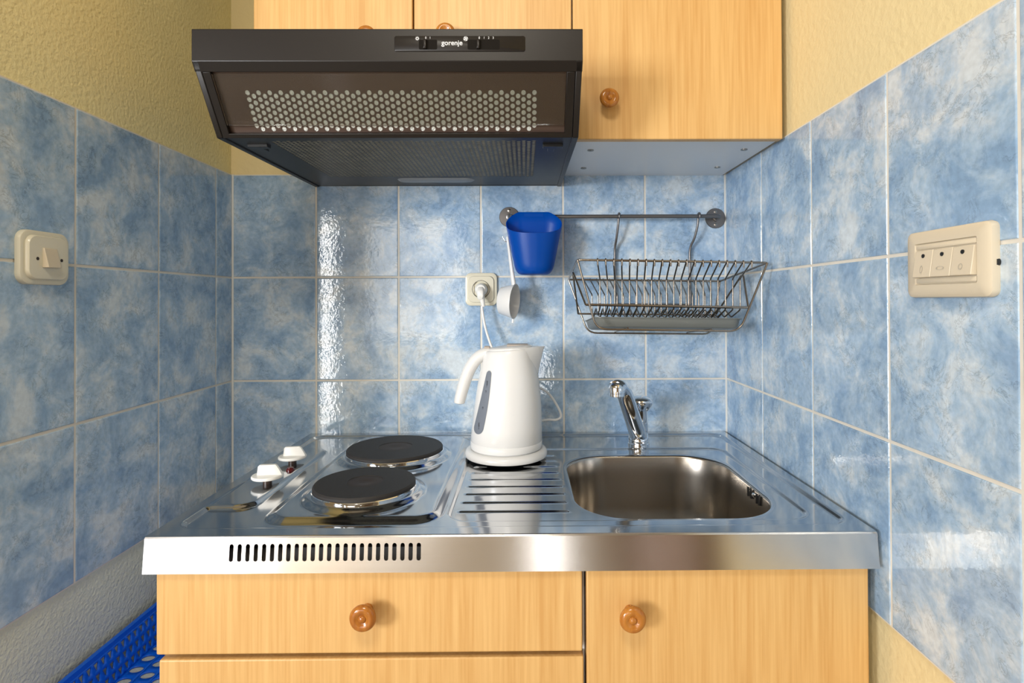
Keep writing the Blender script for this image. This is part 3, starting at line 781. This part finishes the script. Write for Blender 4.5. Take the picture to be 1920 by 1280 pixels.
# ------------------------------------------------------------------ dish rack on the rail
rack = thing('dish_rack', 'steel wire dish rack hanging from the wall rail', 'dish rack', (.79, -.15, 1.10))
K = {k: Pt(*v) for k, v in dict(FRl=(.6087,.27,1.2578), FRr=(.9800,.27,1.2510), BRl=(.6101,.03,1.2283), BRr=(.9714,.03,1.2232),
     al=(.6090,.155,1.2425), ar=(.9770,.155,1.2365), Ml=(.6317,.20,1.1699), Mr=(.9700,.20,1.1625), Ll=(.6267,.09,1.1485), Lr=(.9400,.09,1.1448),
     FUl=(.6445,.27,1.1226), FUr=(.9250,.27,1.1175), BUl=(.6529,.05,1.1025), BUr=(.9440,.05,1.0984)).items()}
m = MB(); m.tube(roundpath([K['FRl'], K['FRr'], K['BRr'], K['BRl']], .008, 4, closed=True), .0023, 10, closed=True)
m.build('rim', 'wire', rack, smooth=60)
m = MB()
m.tube(roundpath([K['FRl'], K['FUl'], K['FUr'], K['FRr']], .022, 6), .0021, 10)
m.build('front_frame', 'wire', rack, smooth=60)
m = MB(); m.tube(roundpath([K['BRl'], K['BUl'], K['BUr'], K['BRr']], .022, 6), .0021, 10)
m.build('rear_frame', 'wire', rack, smooth=60)
lerp = lambda a, b, t: tuple(a[i]+(b[i]-a[i])*t for i in range(3))
for t in (.22, .80):
    a_, b_ = lerp(K['FUl'], K['FUr'], t), lerp(K['BUl'], K['BUr'], t)
    m = MB(); m.tube([Vector(a_)+Vector((0,0,.003)), Vector(b_)+Vector((0,0,.003))], .0017, 8)
    m.build('base_rod', 'wire', rack, smooth=60)
m = MB()
m.tube([K['Ml'], K['Mr']], .0027, 10); m.build('lower_rail', 'wire', rack, smooth=60)
m = MB(); m.tube([K['Ll'], K['Lr']], .0020, 10)
m.build('lower_rail', 'wire', rack, smooth=60)
for a_, s_ in (('al', 'l'), ('ar', 'r')):
    m = MB(); m.tube(roundpath([K['M'+s_], K[a_], K['L'+s_]], .010, 5), .0021, 10); m.build('side_bracket', 'wire', rack, smooth=60)
for i in range(20):
    t = .105 + i*(.915-.105)/19
    f_ = Vector(lerp(K['FRl'], K['FRr'], t)); bk = Vector(lerp(K['BRl'], K['BRr'], .10+i*.0425)); mr_ = Vector(lerp(K['Ml'], K['Mr'], .09+i*.0455)); lr_ = Vector(lerp(K['Ll'], K['Lr'], .10+i*.0455))
    kf = Vector((mr_.x, mr_.y+.0035, 1.2225)); kb = Vector((lr_.x, lr_.y-.0035, 1.1915))
    pth = [f_+Vector((.0, -.0015, -.010)), f_+Vector((0, -.0035, 0)), f_+Vector((0, 0, .0038)), f_+Vector((0, .0038, -.001)), kf,
           mr_+Vector((0, .0035, .004)), mr_+Vector((0, .004, -.005)), mr_.lerp(lr_, .30)+Vector((0, 0, -.016)), mr_.lerp(lr_, .50)+Vector((0, 0, .003)), mr_.lerp(lr_, .78)+Vector((0, 0, -.012)),
           lr_+Vector((0, -.0035, -.002)), kb, bk+Vector((0, -.0038, -.001)), bk+Vector((0, 0, .0033)), bk+Vector((0, .0033, -.002))]
    m = MB(); m.tube(roundpath(pth, .004, 3), .0016, 8)
    m.build('plate_wire', 'wire', rack, smooth=60)
for x in (.7286, .9183):
    z0 = RZ
    arc = [Pt(x+.0008, RD+.0068*math.cos(a), z0+.0068*math.sin(a)) for a in np.linspace(-.6, math.pi-.05, 9)]
    xb = x - .0045 if x < .8 else x - .012
    pth = arc + [Pt(x, RD-.0085, z0-.02), Pt(x-.0025 if x < .8 else x-.005, .022, z0-.05), Pt(xb, .010, z0-.075), Pt(xb, .008, z0-.12), Pt(xb, .010, 1.168)]
    m = MB(); m.tube(smoothpath(pth, 4), .0029, 10); m.build('hanging_hook', 'railmetal', rack, smooth=60, label='dark hook hung over the rail')
m = MB(); m.tube([Pt(.724, .0105, 1.169), Pt(.906, .0105, 1.167)], .0027, 10); m.tube([Pt(.724, .0125, 1.224), Pt(.724, .028, 1.226)], .0022, 8); m.tube([Pt(.906, .0125, 1.224), Pt(.906, .028, 1.224)], .0022, 8)
m.build('hanger_bar', 'railmetal', rack, smooth=60)
# drip tray lying in the rack
m = MB()
def tray_loop(s_, z, dz=0):
    cx, cd = .795, .152
    return [(cx+x, -cd+y, z+(-(y))*0.085 - x*.014) for x, y in rrect(.290+s_, .165+s_, .018+s_/4, 6)]
m.loft([tray_loop(-.012, 1.1155), tray_loop(.0, 1.1185), tray_loop(.008, 1.1345), tray_loop(.014, 1.1350), tray_loop(.014, 1.1362), tray_loop(.006, 1.1362), tray_loop(-.003, 1.1205), tray_loop(-.014, 1.1180)])
tag(m.build('drip_tray', 'tray', smooth=50), 'shallow cloudy grey plastic tray lying in the bottom of the wire dish rack', 'tray')

# ------------------------------------------------------------------ blue cup on the rail
def cup_loop(t, inset=0.0, n=56):
    """t 0..1 from the bottom to the rim; D shaped section with a flat back; slanted rim"""
    q = min(1, t/.17); s = math.sqrt(max(0, 1-(1-q)**2))
    hw = .0300 + .0110*s + .0235*t**.9
    df = .026 + .011*s + .013*t                  # bulge towards the viewer
    db = .0272
    hw -= inset; df -= inset; db -= inset
    cx, cd = .5275, .0480+.0225
    lp = []
    for k in range(n):
        a = 2*math.pi*k/n
        ca, sa = math.cos(a), math.sin(a)
        ex = 2.1 if sa > 0 else 2.0
        x = hw*math.copysign(abs(ca)**(2/ex), ca); y = (df if sa > 0 else db)*math.copysign(abs(sa)**(2/ex), sa)   # y>0 towards the camera
        D = max(cd+y, .0478+inset)
        zr = 1.3865 - .043*(1-math.exp(-max(0, D-.048)/.028)) - .25*max(0, D-.048)
        z0 = 1.2385
        lp.append(Pt(cx+x, D, z0+(zr-z0)*t))
    return lp
m = MB()
ts = [0, .003, .012, .03, .06, .10, .17, .25, .4, .55, .7, .85, 1.0]
outer = [cup_loop(t) for t in ts]
inner = [cup_loop(t, .0018) for t in reversed(ts[1:])]
inner[-1] = [(p[0], p[1], p[2]+.002) for p in inner[-1]]
m.loft(outer + inner)
cup = tag(m.build('utensil_cup', 'bluecup', smooth=50), 'translucent blue plastic cup hung on the wall rail beside the dish rack', 'cup')
m = MB()
m.loft([[Pt(x, d, z) for x in (.505, .550) for _ in (0,)] + [Pt(x, d+.0016, z) for x in (.550, .505)] for d, z in ((.0485, 1.375), (.0480, 1.3835), (.0440, 1.3868), (.0365, 1.3868), (.0325, 1.3835), (.0325, 1.368))])
m.build('hanging_clip', 'bluecup', cup, smooth=40)

# ------------------------------------------------------------------ s-hook and measuring scoop
m = MB()
pth = [Pt(.4745+.0, RD+.0065*math.cos(a), RZ+.0065*math.sin(a)) for a in np.linspace(math.pi+.5, 0, 9)] + \
      [Pt(.4735, RD+.008, RZ-.020), Pt(.4690, RD+.010, RZ-.045), Pt(.4660, RD+.012, RZ-.0585), Pt(.4615, RD+.013, RZ-.0600), Pt(.4570, RD+.012, RZ-.0540), Pt(.4550, RD+.012, RZ-.0480)]
m.tube(smoothpath(pth, 4), .0014, 8)
tag(m.build('wire_hook', 'chrome', smooth=60), 'small chrome wire hook looped over the left end of the wall rail', 'hook')
scoop = thing('measuring_scoop', 'white plastic measuring scoop hanging behind the blue cup', 'scoop', Pt(.470, .055, 1.14))
ax = Vector((.95, -.28, -.08)).normalized()           # towards the open end
upv = Vector((.10, .0, 1)); upv = (upv-ax*upv.dot(ax)).normalized(); sdv = upv.cross(ax)
oc = Vector(Pt(.4815, .060, 1.1770))
frs = frame(oc, sdv, upv, ax)
m = MB()
m.lathe([(.028, -.034), (.0315, -.032), (.0400, .0), (.0412, .0), (.0412, .0012), (.0395, .0012), (.0305, -.030), (.001, -.0325)], None, frame=frs, n=48)
m.build('bowl', 'kettle', scoop, smooth=50)
m = MB()
h0 = oc + upv*.0385 + Vector((-.0045, 0, 0)); h1 = Vector(Pt(.4655, .0525, 1.328))
m.tube([h0.lerp(h1, t) for t in np.linspace(0, 1, 7)], [.0046, .0043, .0039, .0035, .0031, .0028, .0025], 12, flat=((.8, -.6, 0), 1.3))
m.build('handle', 'kettle', scoop, smooth=60)
m = MB(); m.tube([oc - upv*.0405, oc - upv*.050], .0016, 8, flat=((1, -.3, 0), 1.5)); m.build('tab', 'kettle', scoop, smooth=50)

# ------------------------------------------------------------------ switches and socket
so = thing('wall_socket', 'cream socket outlet on the back wall tiles above the kettle', 'socket', Pt(.4005, 0, 1.2065))
f = FB(.4005, 0, 1.2065)
m = MB(); plate_loops(m, f, [(.0765, .0790, .012, 0), (.0770, .0795, .013, .003), (.0760, .0785, .013, .0060), (.0730, .0755, .0125, .0068), (.062, .064, .012, .0068)], n=8)
fr0 = m.build('surround', 'cream', so, smooth=35)
m = MB(); plate_loops(m, f, [(.0625, .0640, .013, .0066), (.0625, .0640, .013, .0085), (.0600, .0615, .012, .0100)], cap1=False, n=8)
# face with a round well
N_ = 48; well = .0205
outl = rrect(.0600, .0615, .012, 11)
ri = [(well*math.cos(2*math.pi*k/N_), well*math.sin(2*math.pi*k/N_)) for k in range(N_)]
def ang(p): return math.atan2(p[1], p[0]) % (2*math.pi)
outl = sorted(outl, key=ang)
ri = [(well*math.cos(ang(p)), well*math.sin(ang(p))) for p in outl]; N_ = len(outl)
v_ = [tuple(f @ Vector((x, y, .0100))) for x, y in outl] + [tuple(f @ Vector((x, y, .0100))) for x, y in ri] + [tuple(f @ Vector((x*.97, y*.97, .0030))) for x, y in ri]
m.add(v_, [(k, (k+1) % N_, N_+(k+1) % N_, N_+k) for k in range(N_)] + [(N_+k, N_+(k+1) % N_, 2*N_+(k+1) % N_, 2*N_+k) for k in range(N_)] + [tuple(range(2*N_, 3*N_))])
m.build('face_plate', 'cream', so, smooth=35, recalc=True)
m = MB(); m.lathe([(.0203, .0098), (.0216, .0103), (.0206, .0104)], None, frame=f, n=48, cap0=False, cap1=False)
m.build('seam_ring', 'black', so)

sw = thing('light_switch', 'cream single light switch on the left wall tiles', 'switch', (XL, -.5345, 1.2435))
f = FL(.5345, 1.2435)
m = MB(); plate_loops(m, f, [(.083, .0775, .015, 0), (.0835, .078, .016, .004), (.082, .0765, .016, .0075), (.078, .0725, .015, .0085), (.074, .0685, .015, .0085)], n=8)
m.build('surround', 'cream', sw, smooth=40)
m = MB(); plate_loops(m, f, [(.0700, .0645, .014, .008), (.0690, .0635, .014, .0115), (.0660, .0605, .013, .0135), (.0600, .0545, .012, .0140)], n=8)
m.build('face_plate', 'cream', sw, smooth=40)
m = MB()
v_ = [tuple(f @ Vector(p)) for p in ((-.0125, -.0145, .0135), (.0125, -.0145, .0135), (.0125, .0145, .0135), (-.0125, .0145, .0135), (-.0115, -.0140, .0225), (.0125, -.0140, .0205), (.0120, .0140, .0150), (-.0120, .0140, .0160))]
m.add(v_, [(0,1,2,3), (4,5,6,7), (0,1,5,4), (1,2,6,5), (2,3,7,6), (3,0,4,7)]); m.build('rocker', 'cream2', sw, bevel=.0008, smooth=30)
for u in (-.0205, .0205):
    m = MB(); m.lathe([(.0024, .0138), (.0024, .0143)], None, frame=f @ Matrix.Translation((u, -.002, 0)), n=14); m.build('screw', 'ironrust', sw)

s3 = thing('light_switch', 'wide ivory wall switch with three rockers on the right wall tiles', 'switch', (XR, -.719, 1.221))
f = FR(.719, 1.221)
m = MB(); plate_loops(m, f, [(.126, .079, .007, 0), (.128, .081, .008, .004), (.126, .079, .008, .0085), (.119, .072, .007, .0110), (.094, .050, .002, .0112), (.092, .0485, .001, .0085)], n=6)
m.build('surround', 'cream2', s3, smooth=40)
m = MB()
for v in (-.0205, .0205): plate_loops(m, f @ Matrix.Translation((0, v, 0)), [(.090, .0055, .001, .008), (.090, .0055, .001, .0105), (.088, .0045, .001, .0110)])
m.build('module_frame', 'cream2', s3, smooth=40)
for k, u in enumerate((-.0300, .0, .0300)):
    m = MB(); a = .0145
    v_ = [tuple(f @ Vector(p)) for p in ((u-a, -.0165, .008), (u+a, -.0165, .008), (u+a, .0165, .008), (u-a, .0165, .008), (u-a, -.0160, .0165), (u+a, -.0160, .0165), (u+a, .0160, .0118), (u-a, .0160, .0118))]
    m.add(v_, [(0,1,2,3), (4,5,6,7), (0,1,5,4), (1,2,6,5), (2,3,7,6), (3,0,4,7)])
    rk = m.build('rocker', 'cream2', s3, bevel=.0006, smooth=30)
    m = MB(); m.lathe([(.0024, .0115), (.0024, .0136), (.0002, .0138)], None, frame=f @ Matrix.Translation((u, .0095, 0)), n=14); m.build('indicator', 'black', rk)
    fs_ = f @ Matrix.Translation((u, -.0065, .0155)) @ Matrix.Rotation(-.145, 4, 'X')
    m = MB(); w2, h2 = ((.0022, .0048), (.0062, .0022), (.0030, .0034))[k]
    m.add([tuple(fs_ @ Vector((x*r, y*r*(h2/w2), .0004))) for r in (w2, w2*.78) for x, y in ring], [(i, (i+1) % 16, 16+(i+1) % 16, 16+i) for i in range(16)])
    m.build('symbol', 'faintprint', rk, smooth=0)
m = MB(); m.lathe([(.0045, .001), (.0045, .0045)], None, frame=f @ Matrix.Translation((.0607, -.004, 0)), n=16); m.build('release_notch', 'black', s3)

# ------------------------------------------------------------------ kettle
KX, KD = .4658, .192
ket = thing('electric_kettle', 'white plastic electric kettle with a grey water gauge on its base', 'kettle', Pt(KX, KD, .858))
m = MB(); zk = .8580
m.lathe([(.066, .0), (.070, .0), (.0765, .0012)], (KX, -KD, zk), n=64, cap1=True); m.build('foot_ring', 'black', ket)
m = MB(); m.lathe([(.077, .0010), (.0838, .0014), (.0852, .0035), (.0850, .0085), (.0825, .0140), (.0780, .0158), (.0745, .0166), (.068, .0166)], (KX, -KD, zk), n=72)
m.build('power_base', 'kettle', ket, smooth=50)
ZB = [(.8745, .0700, .4660), (.8765, .0712, .4660), (.8768, .0738, .4660), (.8795, .0745, .4662), (.890, .0742, .4664), (.8905, .0736, .4664), (.8915, .0742, .4664), (.920, .0726, .4676), (.9473, .0706, .4692), (.980, .0676, .4706), (1.015, .0628, .4716),
      (1.040, .0583, .4722), (1.060, .0535, .4722), (1.072, .0505, .4722), (1.077, .0490, .4722), (1.0790, .0470, .4722)]
def interp(z):
    if z <= ZB[0][0]: return ZB[0][1:]
    for a, b in zip(ZB[:-1], ZB[1:]):
        if z <= b[0]:
            t = (z-a[0])/(b[0]-a[0]); return (a[1]+(b[1]-a[1])*t, a[2]+(b[2]-a[2])*t)
    return ZB[-1][1:]
m = MB(); n = 72
m.loft([[(cx+r*math.cos(2*math.pi*k/n), -KD+r*math.sin(2*math.pi*k/n), z+(0.004*math.cos(2*math.pi*k/n) if z > 1.07 else 0)) for k in range(n)] for z, r, cx in ZB])
body = m.build('body', 'kettle', ket, smooth=50)
# spout: a wedge growing out of the right side towards its beak
m = MB(); lo = []
for z, tip, half in ((1.0170, .530, .001), (1.030, .5335, .012), (1.045, .5365, .0225), (1.060, .5400, .0320), (1.074, .5445, .0395), (1.0800, .5475, .0425)):
    r, cx = interp(z); r2 = max(r, .047)
    phi = math.asin(min(.95, half/r2))
    xa_ = cx + (r2+.0004)*math.cos(phi)
    zz = z + (.0035 if z > 1.07 else 0)
    y = lambda s_: -KD + s_
    lo.append([(xa_-.0005, y(-half), zz-.0005), (xa_+(tip-xa_)*.5, y(-half*.56), zz), (tip-.002, y(-.0035), zz), (tip, y(0), zz), (tip-.002, y(.0035), zz), (xa_+(tip-xa_)*.5, y(half*.56), zz), (xa_-.0005, y(half), zz-.0005), (cx+.004, y(0), zz-.0005)])
m.loft(lo); m.build('spout', 'kettle', ket, smooth=28)
m = MB()
m.loft([[(.4722+.002+r*math.cos(2*math.pi*k/n)*1.02, -KD+r*math.sin(2*math.pi*k/n), z+.004*math.cos(2*math.pi*k/n)*r/.045) for k in range(n)] for z, r in ((1.0775, .045), (1.0815, .0445), (1.0838, .041), (1.0850, .030), (1.0853, .001))])
m.build('lid', 'kettle', ket, smooth=50)
m = MB(); m.box(.468, .512, KD-.020, KD+.014, 1.0835, 1.0885); m.build('lid_catch', 'kettlelid', ket, bevel=.002, segs=3)
m = MB(); m.box(.421, .433, KD-.008, KD+.008, 1.077, 1.0845); m.build('power_switch', 'kettlelid', ket, bevel=.0015, segs=3)
hp_ = [Pt(.440, KD, 1.0700), Pt(.422, KD, 1.0690), Pt(.4060, KD, 1.0590), Pt(.3925, KD, 1.0410), Pt(.3830, KD, 1.0190), Pt(.3755, KD, .9950), Pt(.3700, KD, .9740), Pt(.3688, KD, .9660)]
sm = smoothpath(hp_, 6); nn = len(sm)
rad = [.0114 + .0016*math.sin(math.pi*min(1, i/nn*1.1)) for i in range(nn)]; rad[-1] = .0088; rad[-2] = .0105
m = MB(); m.tube(sm, rad, 20, flat=((0, 1, 0), 1.25)); m.build('handle', 'kettle', ket, smooth=60)
# water gauge lying on the body
def on_body(x, z, lift=.0006):
    r, cx = interp(z); dx = min(abs(x-cx), r*.995)
    nx = (x-cx)/r
    y = -KD - math.sqrt(max(1e-9, r*r-(x-cx)**2))
    c = math.sqrt(max(0, 1-nx*nx))
    return (x+nx*lift, y-c*lift, z)
m = MB(); zs = .9125 + .1265*(1-np.cos(np.linspace(0, math.pi, 34)))/2; lo = []
def gx(z):
    # camera sees the front of the body, nearer than its axis plane, so x is scaled towards the picture centre
    t = (z-.9125)/(1.039-.9125)
    xc = .4098 + (.4345-.4098)*t + .0018*math.sin(math.pi*t)
    hw = .0104*min(1, math.sqrt(max(0, 1-((.10-min(t, .10))/.10)**2)))*(1-.55*t**1.8)
    hw *= min(1, math.sqrt(max(0, 1-((max(t, .95)-.95)/.05)**2)))
    return xc, max(hw, .0002)
gv, gf = [], []
for i, z in enumerate(zs):
    xc, hw = gx(z)
    for k in range(9): gv.append(on_body(xc-hw+2*hw*k/8, z))
for i in range(len(zs)-1):
    for k in range(8): gf.append((i*9+k, i*9+k+1, (i+1)*9+k+1, (i+1)*9+k))
m.add(gv, gf); ga = m.build('water_gauge', 'gauge', body, smooth=60, recalc=False, label='slanted grey water level window')
for s, z in (('1.7 MAX', 1.011), ('1.5', .9975), ('1.0', .965), ('0.5 MIN', .928)):
    xc, hw = gx(z); p = Vector(on_body(xc, z, .0012)); r, cx = interp(z)
    nrm = Vector(((xc-cx)/r, -math.sqrt(1-((xc-cx)/r)**2), 0)); tx = Vector((-nrm.y, nrm.x, 0)).normalized()
    upw = Vector((.15, 0, 1)).normalized()
    if tx.x < 0: tx = -tx
    if nrm.y > 0: nrm = -nrm
    Yv = -tx; Xv = Vector((0, 0, 1))
    frt = frame(p, Xv, Yv, nrm)
    text('level_mark', s, .0046, frt, 'greyprint', ga, bold=.0001)
# cord and plug
m = MB()
pth = [Pt(.4045, .0330, 1.166), Pt(.4060, .0340, 1.150), Pt(.4120, .0380, 1.118), Pt(.4205, .0450, 1.090), Pt(.4330, .0550, 1.060), Pt(.455, .060, 1.020), Pt(.490, .060, .990), Pt(.5300, .055, .979), Pt(.5600, .0500, .962),
       Pt(.5820, .048, .930), Pt(.5895, .048, .908), Pt(.5780, .050, .9000), Pt(.5550, .055, .9010), Pt(.520, .070, .896), Pt(.490, .095, .880), Pt(.470, .115, .8660)]
m.tube(smoothpath(pth, 6), .0030, 10); cord = m.build('power_cord', 'kettle', ket, smooth=60)
m = MB()
fp = FB(.4012, .0, 1.206)
m.lathe([(.0150, .004), (.0155, .010), (.0150, .020), (.0130, .026), (.0105, .030)], None, frame=fp, n=24)
m.loft([[tuple(fp @ Vector((x*sx_, y*sy_+yo, z))) for x, y in rrect(2, 2, .7, 4)] for z, sx_, sy_, yo in ((.018, .0095, .0130, -.004), (.030, .0090, .0140, -.008), (.038, .0080, .0130, -.012), (.041, .0060, .0090, -.013))])
m.loft([[tuple(Vector(Pt(.4030+.0012*k, .0325, 1.191-.0065*k)) + Vector((rr2*math.cos(a), rr2*math.sin(a), 0))) for a in np.linspace(0, 2*math.pi, 14, endpoint=False)] for k, rr2 in enumerate((.0075, .0065, .0055, .0050, .0042))])
pl = m.build('plug', 'whiteplastic', cord, smooth=45)

# ------------------------------------------------------------------ faucet
fau = thing('faucet', 'chrome mixer tap with a swung spout standing behind the sink bowl', 'faucet', Pt(.7592, .105, .8555))
FX, FDp = .7595, .105
m = MB(); m.lathe([(.0240, .0), (.0240, .0045), (.0222, .0060), (.0222, .0180), (.0216, .0190), (.0208, .0340), (.0205, .0480), (.0208, .0485), (.0208, .0500), (.0200, .0505), (.0200, .078), (.0206, .0790), (.0206, .0810), (.0190, .0820), (.0180, .0880)], (FX, -FDp, .8553), n=48)
m.build('body', 'chrome', fau, smooth=35)
m = MB()
sp_ = smoothpath([Pt(FX-.001, FDp+.004, .8740), Pt(FX-.010, FDp+.024, .8960), Pt(FX-.030, FDp+.062, .9420), Pt(FX-.048, FDp+.097, .9840), Pt(FX-.0585, FDp+.117, 1.0010), Pt(FX-.0665, FDp+.131, 1.0070), Pt(FX-.0720, FDp+.1400, 1.0055)], 6)
nn = len(sp_)
m.tube(sp_, [.0158-.0030*min(1, i/nn*1.2) for i in range(nn)], 24, flat=((1, -.15, -.3), 1.25))
spo = m.build('spout', 'chrome', fau, smooth=60)
m = MB(); m.lathe([(.0145, .0), (.0152, .0008), (.0152, .0060), (.0146, .0066), (.0160, .0072), (.0162, .0170), (.0140, .0230), (.0090, .0270), (.0010, .0285)], Pt(FX-.0720, FDp+.1400, .9880), n=36)
m.build('outlet', 'chrome', spo, smooth=40)
m = MB(); c = Vector(Pt(FX+.0010, FDp+.002, .9370)); lo = []
for z, rx, ry in ((0, .0180, .0180), (.0050, .0205, .0200), (.0110, .0238, .0250), (.0165, .0245, .0290), (.0195, .0230, .0280), (.0235, .0185, .0230), (.0265, .0110, .0140), (.0278, .0010, .0010)):
    rx *= 1.27; ry *= 1.12; z = z*1.22-.004
    lo.append([(c.x+rx*math.cos(a)*(1-.14*max(0, math.cos(6*a))*(1 if z < .012 else 0)), c.y+ry*math.sin(a)*(1-.14*max(0, math.cos(6*a))*(1 if z < .012 else 0)) - z*.25, c.z+z) for a in np.linspace(0, 2*math.pi, 60, endpoint=False)])
m.loft(lo); m.build('lever_cap', 'chrome', fau, smooth=60)

# ------------------------------------------------------------------ blue basket in the gap on the left
BX0, BX1, BD0, BD1, BZ0, BZ1 = -.188, -.022, .150, .700, .5480, .6120
m = MB()
fl_ = .010
def tri(a):                                   # tapering slot, wide at its top
    c, s_ = math.cos(a), math.sin(a); k = 1/max(abs(c), abs(s_)); x, y = c*k, s_*k
    return (x*(.62+.38*y)*.95, y*.95)
fL = lambda u, v: (BX0+fl_*(1-v), -u, BZ0+(BZ1-.010-BZ0)*v)
fR_ = lambda u, v: (BX1-fl_*(1-v), -u, BZ0+(BZ1-.010-BZ0)*v)
fF = lambda u, v: (u, -(BD1-fl_*(1-v)), BZ0+(BZ1-.010-BZ0)*v)
fK = lambda u, v: (u, -(BD0+fl_*(1-v)), BZ0+(BZ1-.010-BZ0)*v)
bb = MB()
perforated(m, fL, BD0+.005, BD1-.005, 0, 1, .0150, .333, .0050, .105, n=12, shape=tri, stag=False)
perforated(m, fR_, BD0+.005, BD1-.005, 0, 1, .0150, .333, .0050, .105, n=12, shape=tri, stag=False)
perforated(m, fF, BX0+.005, BX1-.005, 0, 1, .0150, .333, .0050, .105, n=12, shape=tri, stag=False)
perforated(m, fK, BX0+.005, BX1-.005, 0, 1, .0150, .333, .0050, .105, n=12, shape=tri, stag=False)
perforated(m, lambda u, v: (u, -v, BZ0), BX0+fl_, BX1-fl_, BD0+fl_, BD1-fl_, .0290, .0300, .0112, .0085, n=16)
bk = tag(m.build('storage_basket', 'bluebasket', smooth=12, recalc=True), 'blue perforated plastic basket in the gap between left wall and drawers', 'basket')
sol = bk.modifiers.new('thickness', 'SOLIDIFY'); sol.thickness = .0018; sol.offset = 0
m = MB()
rim = [Pt(BX0, BD0, BZ1), Pt(BX1, BD0, BZ1), Pt(BX1, BD1, BZ1), Pt(BX0, BD1, BZ1)]
pp = roundpath(rim, .015, 5, closed=True)
cxm = Vector((0, 0, 0))
ctr = Vector(((BX0+BX1)/2, -(BD0+BD1)/2, 0))
def off_loop(o_, z):
    out = []
    for p in pp:
        hx, hy = (BX1-BX0)/2, (BD1-BD0)/2
        out.append((ctr.x+(p.x-ctr.x)*(hx+o_)/hx, ctr.y+(p.y-ctr.y)*(hy+o_)/hy, z))
    return out
m.loft([off_loop(-.0008, BZ1-.012), off_loop(-.0008, BZ1-.001), off_loop(.0005, BZ1), off_loop(.0055, BZ1), off_loop(.0062, BZ1-.001), off_loop(.0062, BZ1-.006), off_loop(.0050, BZ1-.006), off_loop(.0050, BZ1-.0016), off_loop(.0008, BZ1-.0016), off_loop(.0008, BZ1-.012)], cap0=False, cap1=False)
m.build('rim', 'bluebasket', bk, smooth=40)
m = MB(); m.box(XL-T+.0005, -.004, .10, .76, .500, .5465)
tag(m.build('stone_shelf', 'stone', smooth=30, bevel=.002), 'speckled grey stone shelf under the blue basket beside the drawers', 'shelf')
